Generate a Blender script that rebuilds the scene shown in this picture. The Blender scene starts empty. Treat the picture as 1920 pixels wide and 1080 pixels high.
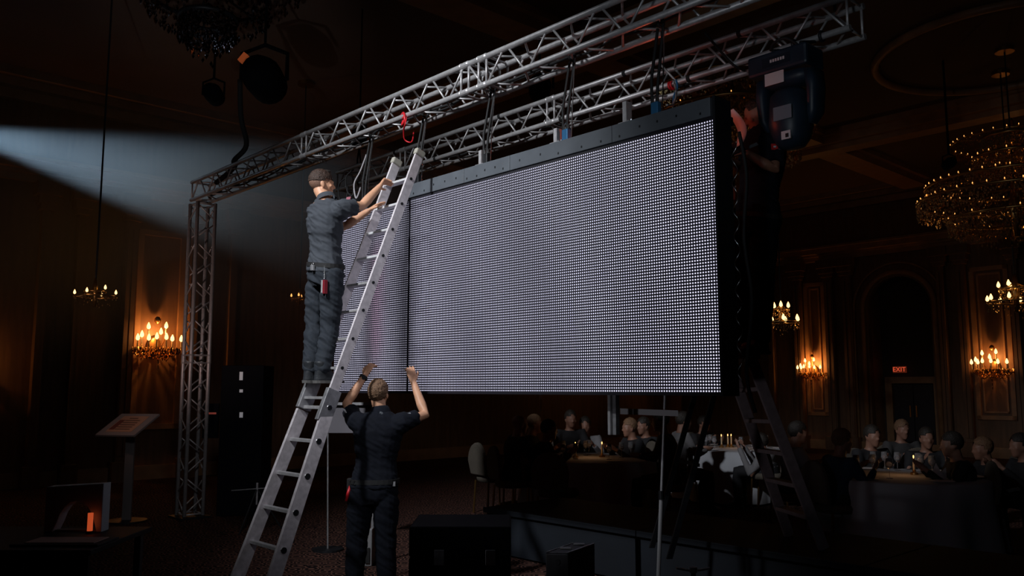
import bpy, math, random
import numpy as np
from mathutils import Vector, Matrix, noise
random.seed(7)
S = bpy.context.scene
COL = S.collection
PI = math.pi
# ------------------------------------------------------------------ camera
F = 1600.0; HY = 728.0
TH = math.atan((HY-540)/F)
AZ = math.atan(1500*math.cos(TH)/F)
R = Vector((math.sin(AZ), -math.cos(AZ), 0))     # along the screen and the trusses, to the right
N = Vector((math.cos(AZ), math.sin(AZ), 0))      # away from the camera, through the screen
CAM = Vector((0, 0, 1.65))
FW = Vector((0, math.cos(TH), math.sin(TH))); UP = Vector((0, -math.sin(TH), math.cos(TH))); RT = Vector((1, 0, 0))
Z = Vector((0, 0, 1))
RZ = math.atan2(R.y, R.x)
cd = bpy.data.cameras.new('camera'); cd.lens = 36*F/1920; cd.sensor_width = 36; cd.clip_end = 100
co = bpy.data.objects.new('camera', cd); co.location = CAM; co.rotation_euler = (PI/2+TH, 0, 0); COL.objects.link(co); S.camera = co
def ray(x, y): return FW + RT*((x-960)/F) - UP*((y-540)/F)
def PY(x, y, Y): d = ray(x, y); return CAM + d*(Y/d.y)
def Pp(x, y, p): d = ray(x, y); return CAM + d*(p/d.dot(N))
def Pz(x, y, z): d = ray(x, y); return CAM + d*((z-1.65)/d.z)
def H(a, p, z): return R*a + N*p + Z*z
def A_(P): return P.dot(R)
# ------------------------------------------------------------------ world, exposure, lights
w = bpy.data.worlds.new('world'); S.world = w; w.use_nodes = True
w.node_tree.nodes['Background'].inputs[0].default_value = (0.012, 0.014, 0.02, 1)
w.node_tree.nodes['Background'].inputs[1].default_value = 0.0
S.view_settings.view_transform = 'Standard'; S.view_settings.look = 'None'
S.view_settings.exposure = 0.0; S.view_settings.gamma = 1.0; S.view_settings.use_curve_mapping = False
S.cycles.use_denoising = True
S.cycles.max_bounces = 5; S.cycles.volume_bounces = 0; S.cycles.volume_step_rate = 2.0; S.cycles.sample_clamp_indirect = 3.0
S.cycles.transparent_max_bounces = 8
def light(kind, name, loc, power, col, size=0.1, target=None, angle=None, blend=1.0):
    l = bpy.data.lights.new(name, kind); l.energy = power; l.color = col
    if kind == 'AREA': l.size = size
    else: l.shadow_soft_size = size
    if kind == 'SPOT': l.spot_size = math.radians(angle); l.spot_blend = blend
    o = bpy.data.objects.new(name, l); o.location = loc; COL.objects.link(o)
    if target is not None: o.rotation_euler = (Vector(target)-Vector(loc)).to_track_quat('-Z', 'Y').to_euler()
    return o
BEAM = PY(-125, 232, 11.9)
light('SPOT', 'beam_spotlight', BEAM, 1050, (0.62, 0.82, 1.0), 0.05, PY(560, 395, 12.9), 26, 0.6)
light('SPOT', 'stage_key_light', Vector((-4.3, 3.1, 6.5)), 1900, (0.93, 0.96, 1.0), 0.2, H(-6.15, 4.2, 3.1), 50, 1.0)
light('SPOT', 'added_tower_wash', Vector((-5.6, 5.2, 1.2)), 260, (1.0, .66, .58), 0.1, H(-11.06, 4.63, 2.9), 34, 1.0)  # unseen reddish spot added to brighten the left tower
light('SPOT', 'added_arm_fill', Vector((.9, -1.0, 5.6)), 420, (0.95, 0.95, 1.0), 0.4, PY(715, 600, 7.2), 30, 1.0)  # unseen spot added to brighten the arms of the man below the screen
light('SPOT', 'stage_front_light', Vector((-2.6, -1.5, 6.2)), 45, (0.75, 0.86, 1.0), 0.4, H(-4.0, 4.6, 3.9), 60, 1.0)
light('SPOT', 'added_truss_fill', Vector((-2.2, -.8, 2.2)), 170, (0.85, 0.92, 1.0), 0.3, PY(1370, 130, 5.6), 30, 1.0)  # added low spot, lifts the right truss, moving head and man there
light('SPOT', 'added_low_fill', Vector((-3.4, 1.2, 1.0)), 62, (0.95, 0.93, 1.0), 0.15, PY(1275, 785, 6.3), 18, 1.0)  # added spot that brightens the crossbar and stepladder below the screen
light('SPOT', 'added_crystal_spot', Vector((-3.0, 3.0, 1.2)), 200, (0.9, 0.95, 1.0), 0.05, PY(380, 60, 10.5), 24, 0.8)  # unseen spot added so the top left chandelier crystals sparkle
# ------------------------------------------------------------------ materials
MATS = {}
def mat(name, col, rough=0.6, metal=0.0, emit=0.0, ecol=None, var=0.0, scale=8.0, bump=0.0, spec=None, stretch=None):
    if name in MATS: return MATS[name]
    m = bpy.data.materials.new(name); m.use_nodes = True; nt = m.node_tree; b = nt.nodes['Principled BSDF']
    b.inputs['Base Color'].default_value = (*col, 1); b.inputs['Roughness'].default_value = rough; b.inputs['Metallic'].default_value = metal
    if spec is not None: b.inputs['Specular IOR Level'].default_value = spec
    if emit: b.inputs['Emission Color'].default_value = (*(ecol or col), 1); b.inputs['Emission Strength'].default_value = emit
    if var or bump:
        tc = nt.nodes.new('ShaderNodeTexCoord'); mp = nt.nodes.new('ShaderNodeMapping'); nz = nt.nodes.new('ShaderNodeTexNoise')
        nz.inputs['Scale'].default_value = scale; nz.inputs['Detail'].default_value = 5
        if stretch: mp.inputs['Scale'].default_value = stretch
        nt.links.new(tc.outputs['Object'], mp.inputs[0]); nt.links.new(mp.outputs[0], nz.inputs[0])
        if var:
            cr = nt.nodes.new('ShaderNodeValToRGB'); e = cr.color_ramp.elements
            e[0].position = 0.3; e[1].position = 0.7
            e[0].color = tuple(c*(1-var) for c in col)+(1,); e[1].color = tuple(min(1, c*(1+var)) for c in col)+(1,)
            nt.links.new(nz.outputs[0], cr.inputs[0]); nt.links.new(cr.outputs[0], b.inputs['Base Color'])
            mr = nt.nodes.new('ShaderNodeMapRange'); mr.inputs[3].default_value = max(0.05, rough-0.1); mr.inputs[4].default_value = min(1, rough+0.12)
            nt.links.new(nz.outputs[0], mr.inputs[0]); nt.links.new(mr.outputs[0], b.inputs['Roughness'])
        if bump:
            bp = nt.nodes.new('ShaderNodeBump'); bp.inputs['Strength'].default_value = bump; bp.inputs['Distance'].default_value = 0.01
            nt.links.new(nz.outputs[0], bp.inputs['Height']); nt.links.new(bp.outputs[0], b.inputs['Normal'])
    MATS[name] = m; return m
alu = mat('brushed_aluminium', (0.56, 0.55, 0.56), 0.42, 0.45, var=0.12, scale=30, bump=0.05)
alu_dull = mat('dull_aluminium', (0.42, 0.42, 0.44), 0.5, 0.7, var=0.2, scale=22, bump=0.08)
ladder_m = mat('ladder_aluminium', (0.74, 0.69, 0.72), 0.45, 0.2, var=0.16, scale=26, bump=0.06)
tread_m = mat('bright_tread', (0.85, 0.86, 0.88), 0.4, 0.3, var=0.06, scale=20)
blackm = mat('black_metal', (0.012, 0.013, 0.016), 0.5, 0.2, var=0.3, scale=14)
rubber = mat('black_rubber', (0.012, 0.012, 0.013), 0.75)
greyplastic = mat('pale_rubber_cap', (0.42, 0.40, 0.34), 0.6)
chrome = mat('worn_chrome', (0.7, 0.7, 0.72), 0.25, 1.0)
header_m = mat('painted_header_steel', (0.115, 0.13, 0.15), 0.5, 0.1, var=0.10, scale=5, bump=0.05)
wood = mat('dark_wood_wall', (0.17, 0.088, 0.046), 0.55, var=0.25, scale=2.2, bump=0.1, stretch=(6, 6, 0.6))
woodtrim = mat('gilded_wood_trim', (0.34, 0.19, 0.095), 0.45, var=0.2, scale=4)
ceil_m = mat('ceiling_plaster', (0.10, 0.06, 0.042), 0.8, var=0.12, scale=1.2, bump=0.05)
brass = mat('old_brass', (0.45, 0.26, 0.09), 0.32, 0.95)
bulb_m = mat('lit_candle_bulb', (1, 0.8, 0.5), 0.4, emit=1.0, ecol=(3.2, 1.75, 0.62))
bulb_dim = mat('dim_candle_bulb', (1, 0.7, 0.4), 0.4, emit=1.0, ecol=(1.7, 0.72, 0.18))
candle_m = mat('ivory_candle_sleeve', (0.6, 0.5, 0.34), 0.5)
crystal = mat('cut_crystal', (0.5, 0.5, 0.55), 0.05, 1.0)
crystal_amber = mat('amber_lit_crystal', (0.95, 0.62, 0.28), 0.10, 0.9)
cloth_w = mat('white_tablecloth', (0.42, 0.43, 0.47), 0.85, bump=0.1, scale=12)
seat_m = mat('grey_chair_fabric', (0.10, 0.085, 0.068), 0.9, var=0.1, scale=40, bump=0.2)
skin = mat('skin', (0.68, 0.36, 0.22), 0.5, var=0.06, scale=18, bump=0.08)
skin2 = mat('skin_tanned', (0.34, 0.16, 0.10), 0.5, var=0.06, scale=18, bump=0.08)
hair_b = mat('short_brown_hair', (0.045, 0.022, 0.014), 0.6, var=0.5, scale=120, bump=0.9)
hair_f = mat('fair_cropped_hair', (0.20, 0.11, 0.06), 0.6, var=0.45, scale=120, bump=0.9)
hair_d = mat('dark_hair', (0.02, 0.015, 0.012), 0.6, var=0.3, scale=90, bump=0.7)
shirt1 = mat('charcoal_polo', (0.046, 0.053, 0.066), 0.85, var=0.12, scale=30, bump=0.25)
trous1 = mat('slate_work_trousers', (0.018, 0.024, 0.034), 0.85, var=0.15, scale=26, bump=0.3)
shirt3 = mat('navy_polo', (0.0075, 0.009, 0.015), 0.9, var=0.15, scale=30, bump=0.25, spec=0.2)
trous3 = mat('navy_work_trousers', (0.006, 0.0075, 0.013), 0.9, var=0.15, scale=26, bump=0.3, spec=0.2)
boot_m = mat('black_boot_leather', (0.03, 0.034, 0.04), 0.5, bump=0.3, scale=30)
sole_m = mat('grey_boot_sole', (0.16, 0.155, 0.15), 0.8)
white_m = mat('white_print', (0.75, 0.75, 0.78), 0.6)
red_m = mat('red_plastic', (0.7, 0.02, 0.03), 0.4)
redp = mat('red_badge', (0.75, 0.03, 0.03), 0.6)
blue_m = mat('blue_clamp_paint', (0.03, 0.16, 0.34), 0.4, 0.2)
paper = mat('white_paper', (0.75, 0.73, 0.75), 0.7)
# ------------------------------------------------------------------ mesh builder
class MB:
    def __init__(s): s.v = []; s.f = []
    def add(s, vs, fs):
        o = len(s.v); s.v += [Vector(p) for p in vs]; s.f += [tuple(i+o for i in f) for f in fs]; return s
    def box(s, lo, hi):
        x0, y0, z0 = lo; x1, y1, z1 = hi
        return s.add([(x0,y0,z0),(x1,y0,z0),(x1,y1,z0),(x0,y1,z0),(x0,y0,z1),(x1,y0,z1),(x1,y1,z1),(x0,y1,z1)],
                     [(0,3,2,1),(4,5,6,7),(0,1,5,4),(1,2,6,5),(2,3,7,6),(3,0,4,7)])
    def obox(s, c, u, v, w_):   # oriented box: centre and three half-axis vectors
        c = Vector(c); u = Vector(u); v = Vector(v); w_ = Vector(w_)
        p = [c+a*u+b*v+d*w_ for d in (-1, 1) for a, b in ((-1,-1),(1,-1),(1,1),(-1,1))]
        f = [(0,3,2,1),(4,5,6,7),(0,1,5,4),(1,2,6,5),(2,3,7,6),(3,0,4,7)]
        if u.cross(v).dot(w_) < 0: f = [tuple(reversed(q)) for q in f]
        return s.add(p, f)
    def beam(s, p0, p1, u, v): # bar from p0 to p1 with half-axes u and v
        p0 = Vector(p0); p1 = Vector(p1); return s.obox((p0+p1)/2, u, v, (p1-p0)/2)
    def loft(s, secs, seg=14, cap=True, sq=1.0):
        o = len(s.v); n_ = len(secs); vs = []; fs = []
        for c, u, v in secs:
            c = Vector(c)
            for k in range(seg):
                t = 2*PI*k/seg; cx, sx = math.cos(t), math.sin(t)
                if sq != 1.0: cx = math.copysign(abs(cx)**sq, cx); sx = math.copysign(abs(sx)**sq, sx)
                vs.append(c+Vector(u)*cx+Vector(v)*sx)
        for i in range(n_-1):
            for k in range(seg):
                a = i*seg+k; b = i*seg+(k+1) % seg; fs.append((a, b, b+seg, a+seg))
        if cap:
            fs.append(tuple(reversed(range(seg)))); fs.append(tuple(range((n_-1)*seg, n_*seg)))
        return s.add(vs, fs)
    def tube(s, pts, r, seg=8, cap=True):
        pts = [Vector(p) for p in pts]; n_ = len(pts)
        rs = r if isinstance(r, (list, tuple)) else [r]*n_
        secs = []; prev = None
        for i, p in enumerate(pts):
            d = (pts[min(i+1, n_-1)]-pts[max(i-1, 0)]).normalized()
            if prev is None:
                u = d.orthogonal().normalized()
            else:
                u = (prev-d*prev.dot(d)); u = u.normalized() if u.length > 1e-6 else d.orthogonal().normalized()
            prev = u; v = d.cross(u); secs.append((p, u*rs[i], v*rs[i]))
        return s.loft(secs, seg, cap)
    def cap_limb(s, pts, rs, seg=14):   # tapered limb with round ends
        pts = [Vector(p) for p in pts]
        d0 = (pts[0]-pts[1]).normalized(); d1 = (pts[-1]-pts[-2]).normalized()
        P = []; Q = []
        for t in (85, 60, 30): P.append(pts[0]+d0*rs[0]*math.sin(math.radians(t))); Q.append(rs[0]*math.cos(math.radians(t)))
        P += pts; Q += list(rs)
        for t in (30, 60, 85): P.append(pts[-1]+d1*rs[-1]*math.sin(math.radians(t))); Q.append(rs[-1]*math.cos(math.radians(t)))
        return s.tube(P, Q, seg)
    def ell(s, c, u, v, w_, seg=14, rings=8):
        c = Vector(c); u = Vector(u); v = Vector(v); w_ = Vector(w_)
        if u.cross(v).dot(w_) < 0: u = -u
        secs = []
        for i in range(rings+1):
            t = -PI/2+PI*i/rings; t = max(-PI/2+0.06, min(PI/2-0.06, t))
            secs.append((c+w_*math.sin(t), u*math.cos(t), v*math.cos(t)))
        return s.loft(secs, seg)
    def ring(s, c, u, v, r, R_=1.0, seg=24, sub=6):   # torus: axes u,v (vectors scaled by radius), tube radius r
        c = Vector(c); u = Vector(u); v = Vector(v); n_ = u.cross(v).normalized(); vs = []; fs = []
        for i in range(seg):
            t = 2*PI*i/seg; d = u*math.cos(t)+v*math.sin(t); dn = d.normalized()
            for j in range(sub):
                q = 2*PI*j/sub; vs.append(c+d+dn*r*math.cos(q)+n_*r*math.sin(q))
        for i in range(seg):
            for j in range(sub):
                a = i*sub+j; b = i*sub+(j+1) % sub; a2 = ((i+1) % seg)*sub+j; b2 = ((i+1) % seg)*sub+(j+1) % sub
                fs.append((a, a2, b2, b))
        return s.add(vs, fs)
    def disc(s, c, u, v, seg=10):
        c = Vector(c); return s.add([c+Vector(u)*math.cos(2*PI*k/seg)+Vector(v)*math.sin(2*PI*k/seg) for k in range(seg)], [tuple(range(seg))])
    def prism(s, poly, ex):   # poly: list of 3D points (planar), extruded by ex
        ex = Vector(ex); k = len(poly); vs = [Vector(p) for p in poly]+[Vector(p)+ex for p in poly]
        fs = [tuple(reversed(range(k))), tuple(range(k, 2*k))]+[(i, (i+1) % k, k+(i+1) % k, k+i) for i in range(k)]
        return s.add(vs, fs)
    def octa(s, c, r, h):
        c = Vector(c); return s.add([c+Vector((r,0,0)), c+Vector((0,r,0)), c-Vector((r,0,0)), c-Vector((0,r,0)), c+Vector((0,0,h)), c-Vector((0,0,h))],
            [(0,1,4),(1,2,4),(2,3,4),(3,0,4),(1,0,5),(2,1,5),(3,2,5),(0,3,5)])
    def build(s, name, m, parent=None, smooth=False, bev=0.0, world=False, recalc=True):
        off = Vector((0, 0, 0))
        if world:
            q = parent
            while q is not None: off += q.location; q = q.parent
        me = bpy.data.meshes.new(name); me.from_pydata([tuple(p-off) for p in s.v], [], s.f)
        return finish(me, name, m, parent, smooth, bev, recalc)
def finish(me, name, m, parent=None, smooth=False, bev=0.0, recalc=False):
    if recalc:
        import bmesh
        b = bmesh.new(); b.from_mesh(me); bmesh.ops.recalc_face_normals(b, faces=b.faces); b.to_mesh(me); b.free()
    me.materials.append(m)
    if smooth:
        me.polygons.foreach_set('use_smooth', [True]*len(me.polygons))
    o = bpy.data.objects.new(name, me); COL.objects.link(o)
    if parent is not None: o.parent = parent
    if bev:
        md = o.modifiers.new('bevel', 'BEVEL'); md.width = bev; md.segments = 2; md.limit_method = 'ANGLE'
    return o
def shade_auto(o, ang=40):
    me = o.data; me.polygons.foreach_set('use_smooth', [True]*len(me.polygons)); me.set_sharp_from_angle(angle=math.radians(ang)); return o
def thing(name, label, cat, loc=(0,0,0), rotz=0.0, group=None):
    o = bpy.data.objects.new(name, None); COL.objects.link(o); o.location = loc; o.rotation_euler = (0, 0, rotz)
    o.empty_display_size = 0.1
    return tag(o, label, cat, group)
def tag(o, label, cat, group=None, kind=None):
    if label: o['label'] = label
    if cat: o['category'] = cat
    if group: o['group'] = group
    if kind: o['kind'] = kind
    return o
def struct(o): o['kind'] = 'structure'; return o
def copy_tree(o, parent=None):
    c = o.copy(); COL.objects.link(c); c.parent = parent
    for ch in list(o.children): copy_tree(ch, c)
    return c
# ================================================================== THE ROOM
BW = 22.5; LW = -16.2; RW = 13.0; FR = -9.0; CH = 7.0
def hb(a0, a1, p0, p1, z0, z1, mb=None):   # box in hall coordinates
    mb = mb or MB(); c = H((a0+a1)/2, (p0+p1)/2, (z0+z1)/2)
    return mb.obox(c, R*((a1-a0)/2), N*((p1-p0)/2), Z*((z1-z0)/2))
# carpet
cm = bpy.data.materials.new('patterned_carpet'); cm.use_nodes = True; nt = cm.node_tree; b = nt.nodes['Principled BSDF']; b.inputs['Roughness'].default_value = 0.95; b.inputs['Specular IOR Level'].default_value = 0.1
tc = nt.nodes.new('ShaderNodeTexCoord'); mp = nt.nodes.new('ShaderNodeMapping'); mp.inputs['Scale'].default_value = (1.6, 1.6, 1.6)
ns = nt.nodes.new('ShaderNodeTexNoise'); ns.inputs['Scale'].default_value = 1.4
mixv = nt.nodes.new('ShaderNodeMixRGB'); mixv.inputs[0].default_value = 0.12
vo = nt.nodes.new('ShaderNodeTexVoronoi'); vo.inputs['Randomness'].default_value = 0.45
mu = nt.nodes.new('ShaderNodeMath'); mu.operation = 'MULTIPLY'; mu.inputs[1].default_value = 26
sn = nt.nodes.new('ShaderNodeMath'); sn.operation = 'SINE'
cr = nt.nodes.new('ShaderNodeValToRGB'); e = cr.color_ramp.elements; e[0].position = 0.35; e[0].color = (0.012, 0.007, 0.007, 1); e[1].position = 0.75; e[1].color = (0.16, 0.075, 0.055, 1)
nt.links.new(tc.outputs['Object'], mp.inputs[0]); nt.links.new(mp.outputs[0], ns.inputs[0]); nt.links.new(mp.outputs[0], mixv.inputs[1]); nt.links.new(ns.outputs['Color'], mixv.inputs[2])
nt.links.new(mixv.outputs[0], vo.inputs[0]); nt.links.new(vo.outputs['Distance'], mu.inputs[0]); nt.links.new(mu.outputs[0], sn.inputs[0]); nt.links.new(sn.outputs[0], cr.inputs[0]); nt.links.new(cr.outputs[0], b.inputs['Base Color'])
struct(hb(LW-.2, RW+.2, FR-.2, BW+1.2, -0.2, 0).build('floor', cm))
struct(hb(LW-.2, RW+.2, FR-.2, BW+1.2, CH, CH+.2).build('ceiling', ceil_m))
struct(hb(LW-.2, LW, FR-.2, BW+1.2, 0, CH).build('wall_left', wood))
struct(hb(RW, RW+.2, FR-.2, BW+1.2, 0, CH).build('wall_right', wood))
struct(hb(LW, RW, FR-.2, FR, 0, CH).build('wall_front', wood))
def aB(x, p=BW): return A_(Pp(x, 700, p))
# back wall with an arched opening
a0, a1 = aB(1632), aB(1752); zs = 3.75; ac = (a0+a1)/2; ar = (a1-a0)/2
mb = MB(); hb(LW, a0, BW, BW+.2, 0, CH, mb); hb(a1, RW, BW, BW+.2, 0, CH, mb)
K = 16
for k in range(K):
    t0 = PI-PI*k/K; t1 = PI-PI*(k+1)/K
    q = [(ac+ar*math.cos(t0), zs+ar*math.sin(t0)), (ac+ar*math.cos(t1), zs+ar*math.sin(t1)), (ac+ar*math.cos(t1), CH), (ac+ar*math.cos(t0), CH)]
    mb.prism([H(a, BW, z) for a, z in q], N*.2)
struct(mb.build('wall_back', wood))
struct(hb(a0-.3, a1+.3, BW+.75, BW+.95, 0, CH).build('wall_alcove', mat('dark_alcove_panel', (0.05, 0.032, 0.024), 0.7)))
mb = MB(); hb(a0-.1, a0, BW+.2, BW+.75, 0, CH, mb); hb(a1, a1+.1, BW+.2, BW+.75, 0, CH, mb); struct(mb.build('trim_1', woodtrim))
# arch moulding
arcp = [H(a0-.12, BW-.04, 0)]+[H(ac+(ar+.12)*math.cos(t), BW-.04, zs+(ar+.12)*math.sin(t)) for t in [PI-PI*k/24 for k in range(25)]]+[H(a1+.12, BW-.04, 0)]
mo = MB().tube(arcp, .07, 8).build('trim_2', woodtrim, smooth=True); struct(mo)
arcp = [H(a0-.36, BW-.03, 0)]+[H(ac+(ar+.36)*math.cos(t), BW-.03, zs+(ar+.36)*math.sin(t)) for t in [PI-PI*k/24 for k in range(25)]]+[H(a1+.36, BW-.03, 0)]
struct(MB().tube(arcp, .035, 8).build('trim_3', woodtrim, smooth=True))
# double door in the alcove
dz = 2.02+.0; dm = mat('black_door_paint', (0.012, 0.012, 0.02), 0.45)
dr = bpy.data.objects.new('door_1', None); COL.objects.link(dr); dr.location = H(ac, BW+.7, 0); struct(dr)
for sgn in (-1, 1):
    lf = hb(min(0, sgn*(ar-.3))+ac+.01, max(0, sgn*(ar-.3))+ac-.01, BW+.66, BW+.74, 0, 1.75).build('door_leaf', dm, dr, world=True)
    hb(ac+sgn*.08-.015, ac+sgn*.08+.015, BW+.61, BW+.65, .9, 1.2).build('door_handle', brass, lf, world=True)
mb = MB(); hb(a0+.1, a0+.28, BW+.62, BW+.75, 0, 1.95, mb); hb(a1-.28, a1-.1, BW+.62, BW+.75, 0, 1.95, mb); hb(a0+.1, a1-.1, BW+.62, BW+.75, 1.78, 1.95, mb)
mb.build('door_frame', woodtrim, dr, world=True)
# exit sign
ex = thing('exit_sign', 'small red lit exit sign above the dark doorway in the arch', 'sign', Pp(1687, 693, BW+.6))
sc = ex.location
MB().obox(sc, R*.17, N*.03, Z*.085).build('sign_box', mat('exit_box', (0.03, 0.006, 0.004), .5, emit=1, ecol=(0.055, 0.008, 0.003)), ex, world=True)
def text_mesh(s, size, depth=0.002):
    cu = bpy.data.curves.new('t', 'FONT'); cu.body = s; cu.size = size; cu.align_x = 'CENTER'; cu.align_y = 'CENTER'; cu.extrude = depth
    o = bpy.data.objects.new('t', cu); COL.objects.link(o); bpy.context.view_layer.update()
    me = bpy.data.meshes.new_from_object(o.evaluated_get(bpy.context.evaluated_depsgraph_get())); bpy.data.objects.remove(o); return me
def place_text(s, size, c, u, v, m, name, parent):
    me = text_mesh(s, size); u = Vector(u).normalized(); v = Vector(v).normalized(); n_ = u.cross(v)
    off = Vector((0, 0, 0)); q = parent
    while q is not None: off += q.location; q = q.parent
    M = Matrix((u, v, n_)).transposed().to_4x4(); M.translation = Vector(c)-off
    me.transform(M); return finish(me, name, m, parent)
place_text('EXIT', .17, sc-N*.035, R, Z, mat('exit_letters', (0.8, 0.1, 0.05), .5, emit=1, ecol=(0.62, 0.075, 0.03)), 'sign_text', ex)
# cornices on the walls and the coffer beams of the ceiling
def cornice(name, mk):
    mb = MB()
    for d, z0, z1 in ((.10, 5.18, 5.30), (.18, 5.30, 5.36), (.30, 5.36, 5.50), (.38, 5.50, 5.56), (.16, 6.55, 6.72), (.34, 6.72, 6.86), (.5, 6.86, 7.0)): mk(mb, d, z0, z1)
    struct(mb.build(name, woodtrim))
cornice('trim_4', lambda mb, d, z0, z1: hb(LW, RW, BW-d, BW, z0, z1, mb))
cornice('trim_5', lambda mb, d, z0, z1: hb(LW, LW+d, FR, BW, z0, z1, mb))
cornice('trim_6', lambda mb, d, z0, z1: hb(RW-d, RW, FR, BW, z0, z1, mb))
ti = 7
for p_ in (17.0, 9.5, 2.0):
    mb = MB(); hb(LW, RW, p_-.35, p_+.35, 6.72, 7.0, mb); hb(LW, RW, p_-.45, p_+.45, 6.88, 7.0, mb); hb(LW, RW, p_-.2, p_+.2, 6.62, 6.74, mb)
    struct(mb.build('trim_%d' % ti, woodtrim)); ti += 1
for a_ in (-8.6, -1.0, 6.5):
    mb = MB(); hb(a_-.3, a_+.3, FR, BW, 6.74, 7.0, mb); hb(a_-.4, a_+.4, FR, BW, 6.9, 7.0, mb)
    struct(mb.build('trim_%d' % ti, woodtrim)); ti += 1
# wall panels: raised strips and frames either side of each wall light
def frame(mb, o, u, w0, w1, z0, z1, t, d):     # moulding frame on a wall, o + u*along
    out = o[1]
    for s0, s1, q0, q1 in ((w0, w0+t, z0, z1), (w1-t, w1, z0, z1), (w0, w1, z0, z0+t), (w0, w1, z1-t, z1)):
        mb.obox(o[0]+u*((s0+s1)/2)+Z*((q0+q1)/2)+out*(d/2), u*((s1-s0)/2), out*(d/2), Z*((q1-q0)/2))
def pilaster(o, u, out, w0, w1, name):
    mb = MB()
    mb.obox(o+u*((w0+w1)/2)+Z*2.4+out*.08, u*((w1-w0)/2), out*.08, Z*2.4)
    for z0, z1, g in ((0, .35, .08), (4.70, 4.80, .05), (4.80, 4.95, .09), (4.95, 5.18, .14)):
        mb.obox(o+u*((w0+w1)/2)+Z*((z0+z1)/2)+out*(.09+g/2), u*((w1-w0)/2+g), out*(.09+g/2), Z*((z1-z0)/2))
    k = max(2, int((w1-w0)/.22))
    for i in range(k):
        c = w0+(w1-w0)*(i+.5)/k; mb.obox(o+u*c+Z*2.5+out*.175, u*.035, out*.02, Z*2.05)
    return struct(mb.build(name, wood))
for xs in ((1497, 1511), (1556, 1572), (1808, 1824), (1908, 1924), (1590, 1606), (1770, 1784), (1448, 1458)):
    pilaster(H(0, BW, 0), R, -N, aB(xs[0]), aB(xs[1]), 'trim_%d' % ti); ti += 1
for x0, x1 in ((1514, 1553), (1829, 1903)):
    mb = MB(); frame(mb, (H(0, BW, 0), -N), R, aB(x0), aB(x1), .9, 4.6, .1, .06); frame(mb, (H(0, BW, 0), -N), R, aB(x0)+.16, aB(x1)-.16, 1.06, 4.44, .04, .04)
    struct(mb.build('trim_%d' % ti, woodtrim)); ti += 1
def pL(x):
    d = ray(x, 640); return (d*(LW/d.dot(R))).dot(N)
for xs in ((222, 243), (345, 362), (130, 142), (60, 75), (420, 432)):
    pilaster(H(LW, 0, 0), N, R, pL(xs[0]), pL(xs[1]), 'trim_%d' % ti); ti += 1
mb = MB(); frame(mb, (H(LW, 0, 0), R), N, pL(249), pL(340), .9, 4.6, .1, .06); struct(mb.build('trim_%d' % ti, woodtrim)); ti += 1
struct(hb(LW+.0, RW, BW-.06, BW, 0, .25).build('baseboard_back', woodtrim)); struct(hb(LW, LW+.06, FR, BW, 0, .25).build('baseboard_left', woodtrim))
# ================================================================== TRUSSES
def cyl_mesh(name, r, L, m, seg=8):
    mb = MB().tube([(0,0,0), (0,0,L)], r, seg); me = bpy.data.meshes.new(name); me.from_pydata([tuple(p) for p in mb.v], [], mb.f)
    me.polygons.foreach_set('use_smooth', [True]*(len(mb.f)-2)+[False]*2); me.materials.append(m); return me
def put(name, me, parent, p0, p1):
    o = bpy.data.objects.new(name, me); COL.objects.link(o); o.parent = parent
    o.location = p0; o.rotation_mode = 'QUATERNION'; o.rotation_quaternion = (Vector(p1)-Vector(p0)).to_track_quat('Z', 'Y'); return o
HB_ = 0.12
def truss(name, label, cat, O, ax, ay, az, L, joints=(), group=None, m=alu, step=0.5, cats=None):
    t = bpy.data.objects.new(name, None); COL.objects.link(t); tag(t, label, cat, group); t.empty_display_size = .1
    M = Matrix((ax, ay, az)).transposed().to_4x4(); M.translation = O; t.matrix_world = M
    chord = cyl_mesh('chord', .0250, L, m, 12)
    for y, z in ((-HB_, HB_), (-HB_, -HB_), (HB_, -HB_), (HB_, HB_)): put('chord', chord, t, (0, y, z), (L, y, z))
    g = .055; n_ = int(round(L/step)); st = L/n_
    dl = math.hypot(st/2-g, 2*HB_)
    brace = cyl_mesh('brace', .0098, dl, m, 6); post = cyl_mesh('post', .011, 2*HB_, m, 6)
    for k in range(n_):
        x0 = k*st
        for face in range(4):
            lo = {0: lambda x: (x, -HB_, -HB_), 1: lambda x: (x, HB_, -HB_), 2: lambda x: (x, -HB_, -HB_), 3: lambda x: (x, -HB_, HB_)}[face]
            hi = {0: lambda x: (x, -HB_, HB_), 1: lambda x: (x, HB_, HB_), 2: lambda x: (x, HB_, -HB_), 3: lambda x: (x, HB_, HB_)}[face]
            put('brace', brace, t, lo(x0+g/2), hi(x0+st/2-g/2)); put('brace', brace, t, lo(x0+st-g/2), hi(x0+st/2+g/2))
    for xj in [0.02, L-.02]+list(joints):
        for dx in ((-.05, .05) if .1 < xj < L-.1 else (0,)):
            for a, b in (((-1,-1),(-1,1)), ((1,-1),(1,1)), ((-1,-1),(1,-1)), ((-1,1),(1,1))):
                put('post', post, t, (xj+dx, a[0]*HB_, a[1]*HB_), (xj+dx, b[0]*HB_, b[1]*HB_))
    cpl = MB().tube([(-.06,0,0), (-.045,0,0), (-.04,0,0), (.04,0,0), (.045,0,0), (.06,0,0)], [.0262, .031, .0285, .0285, .031, .0262], 12)
    me = bpy.data.meshes.new('coupler'); me.from_pydata([tuple(p) for p in cpl.v], [], cpl.f); me.materials.append(m)
    for xj in joints:
        for y, z in ((-HB_, HB_), (-HB_, -HB_), (HB_, -HB_), (HB_, HB_)):
            o = bpy.data.objects.new('coupler', me); COL.objects.link(o); o.parent = t; o.location = (xj, y, z)
    return t
A0 = -11.19+.02
PF = 4.63; ZF = 4.28
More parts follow.
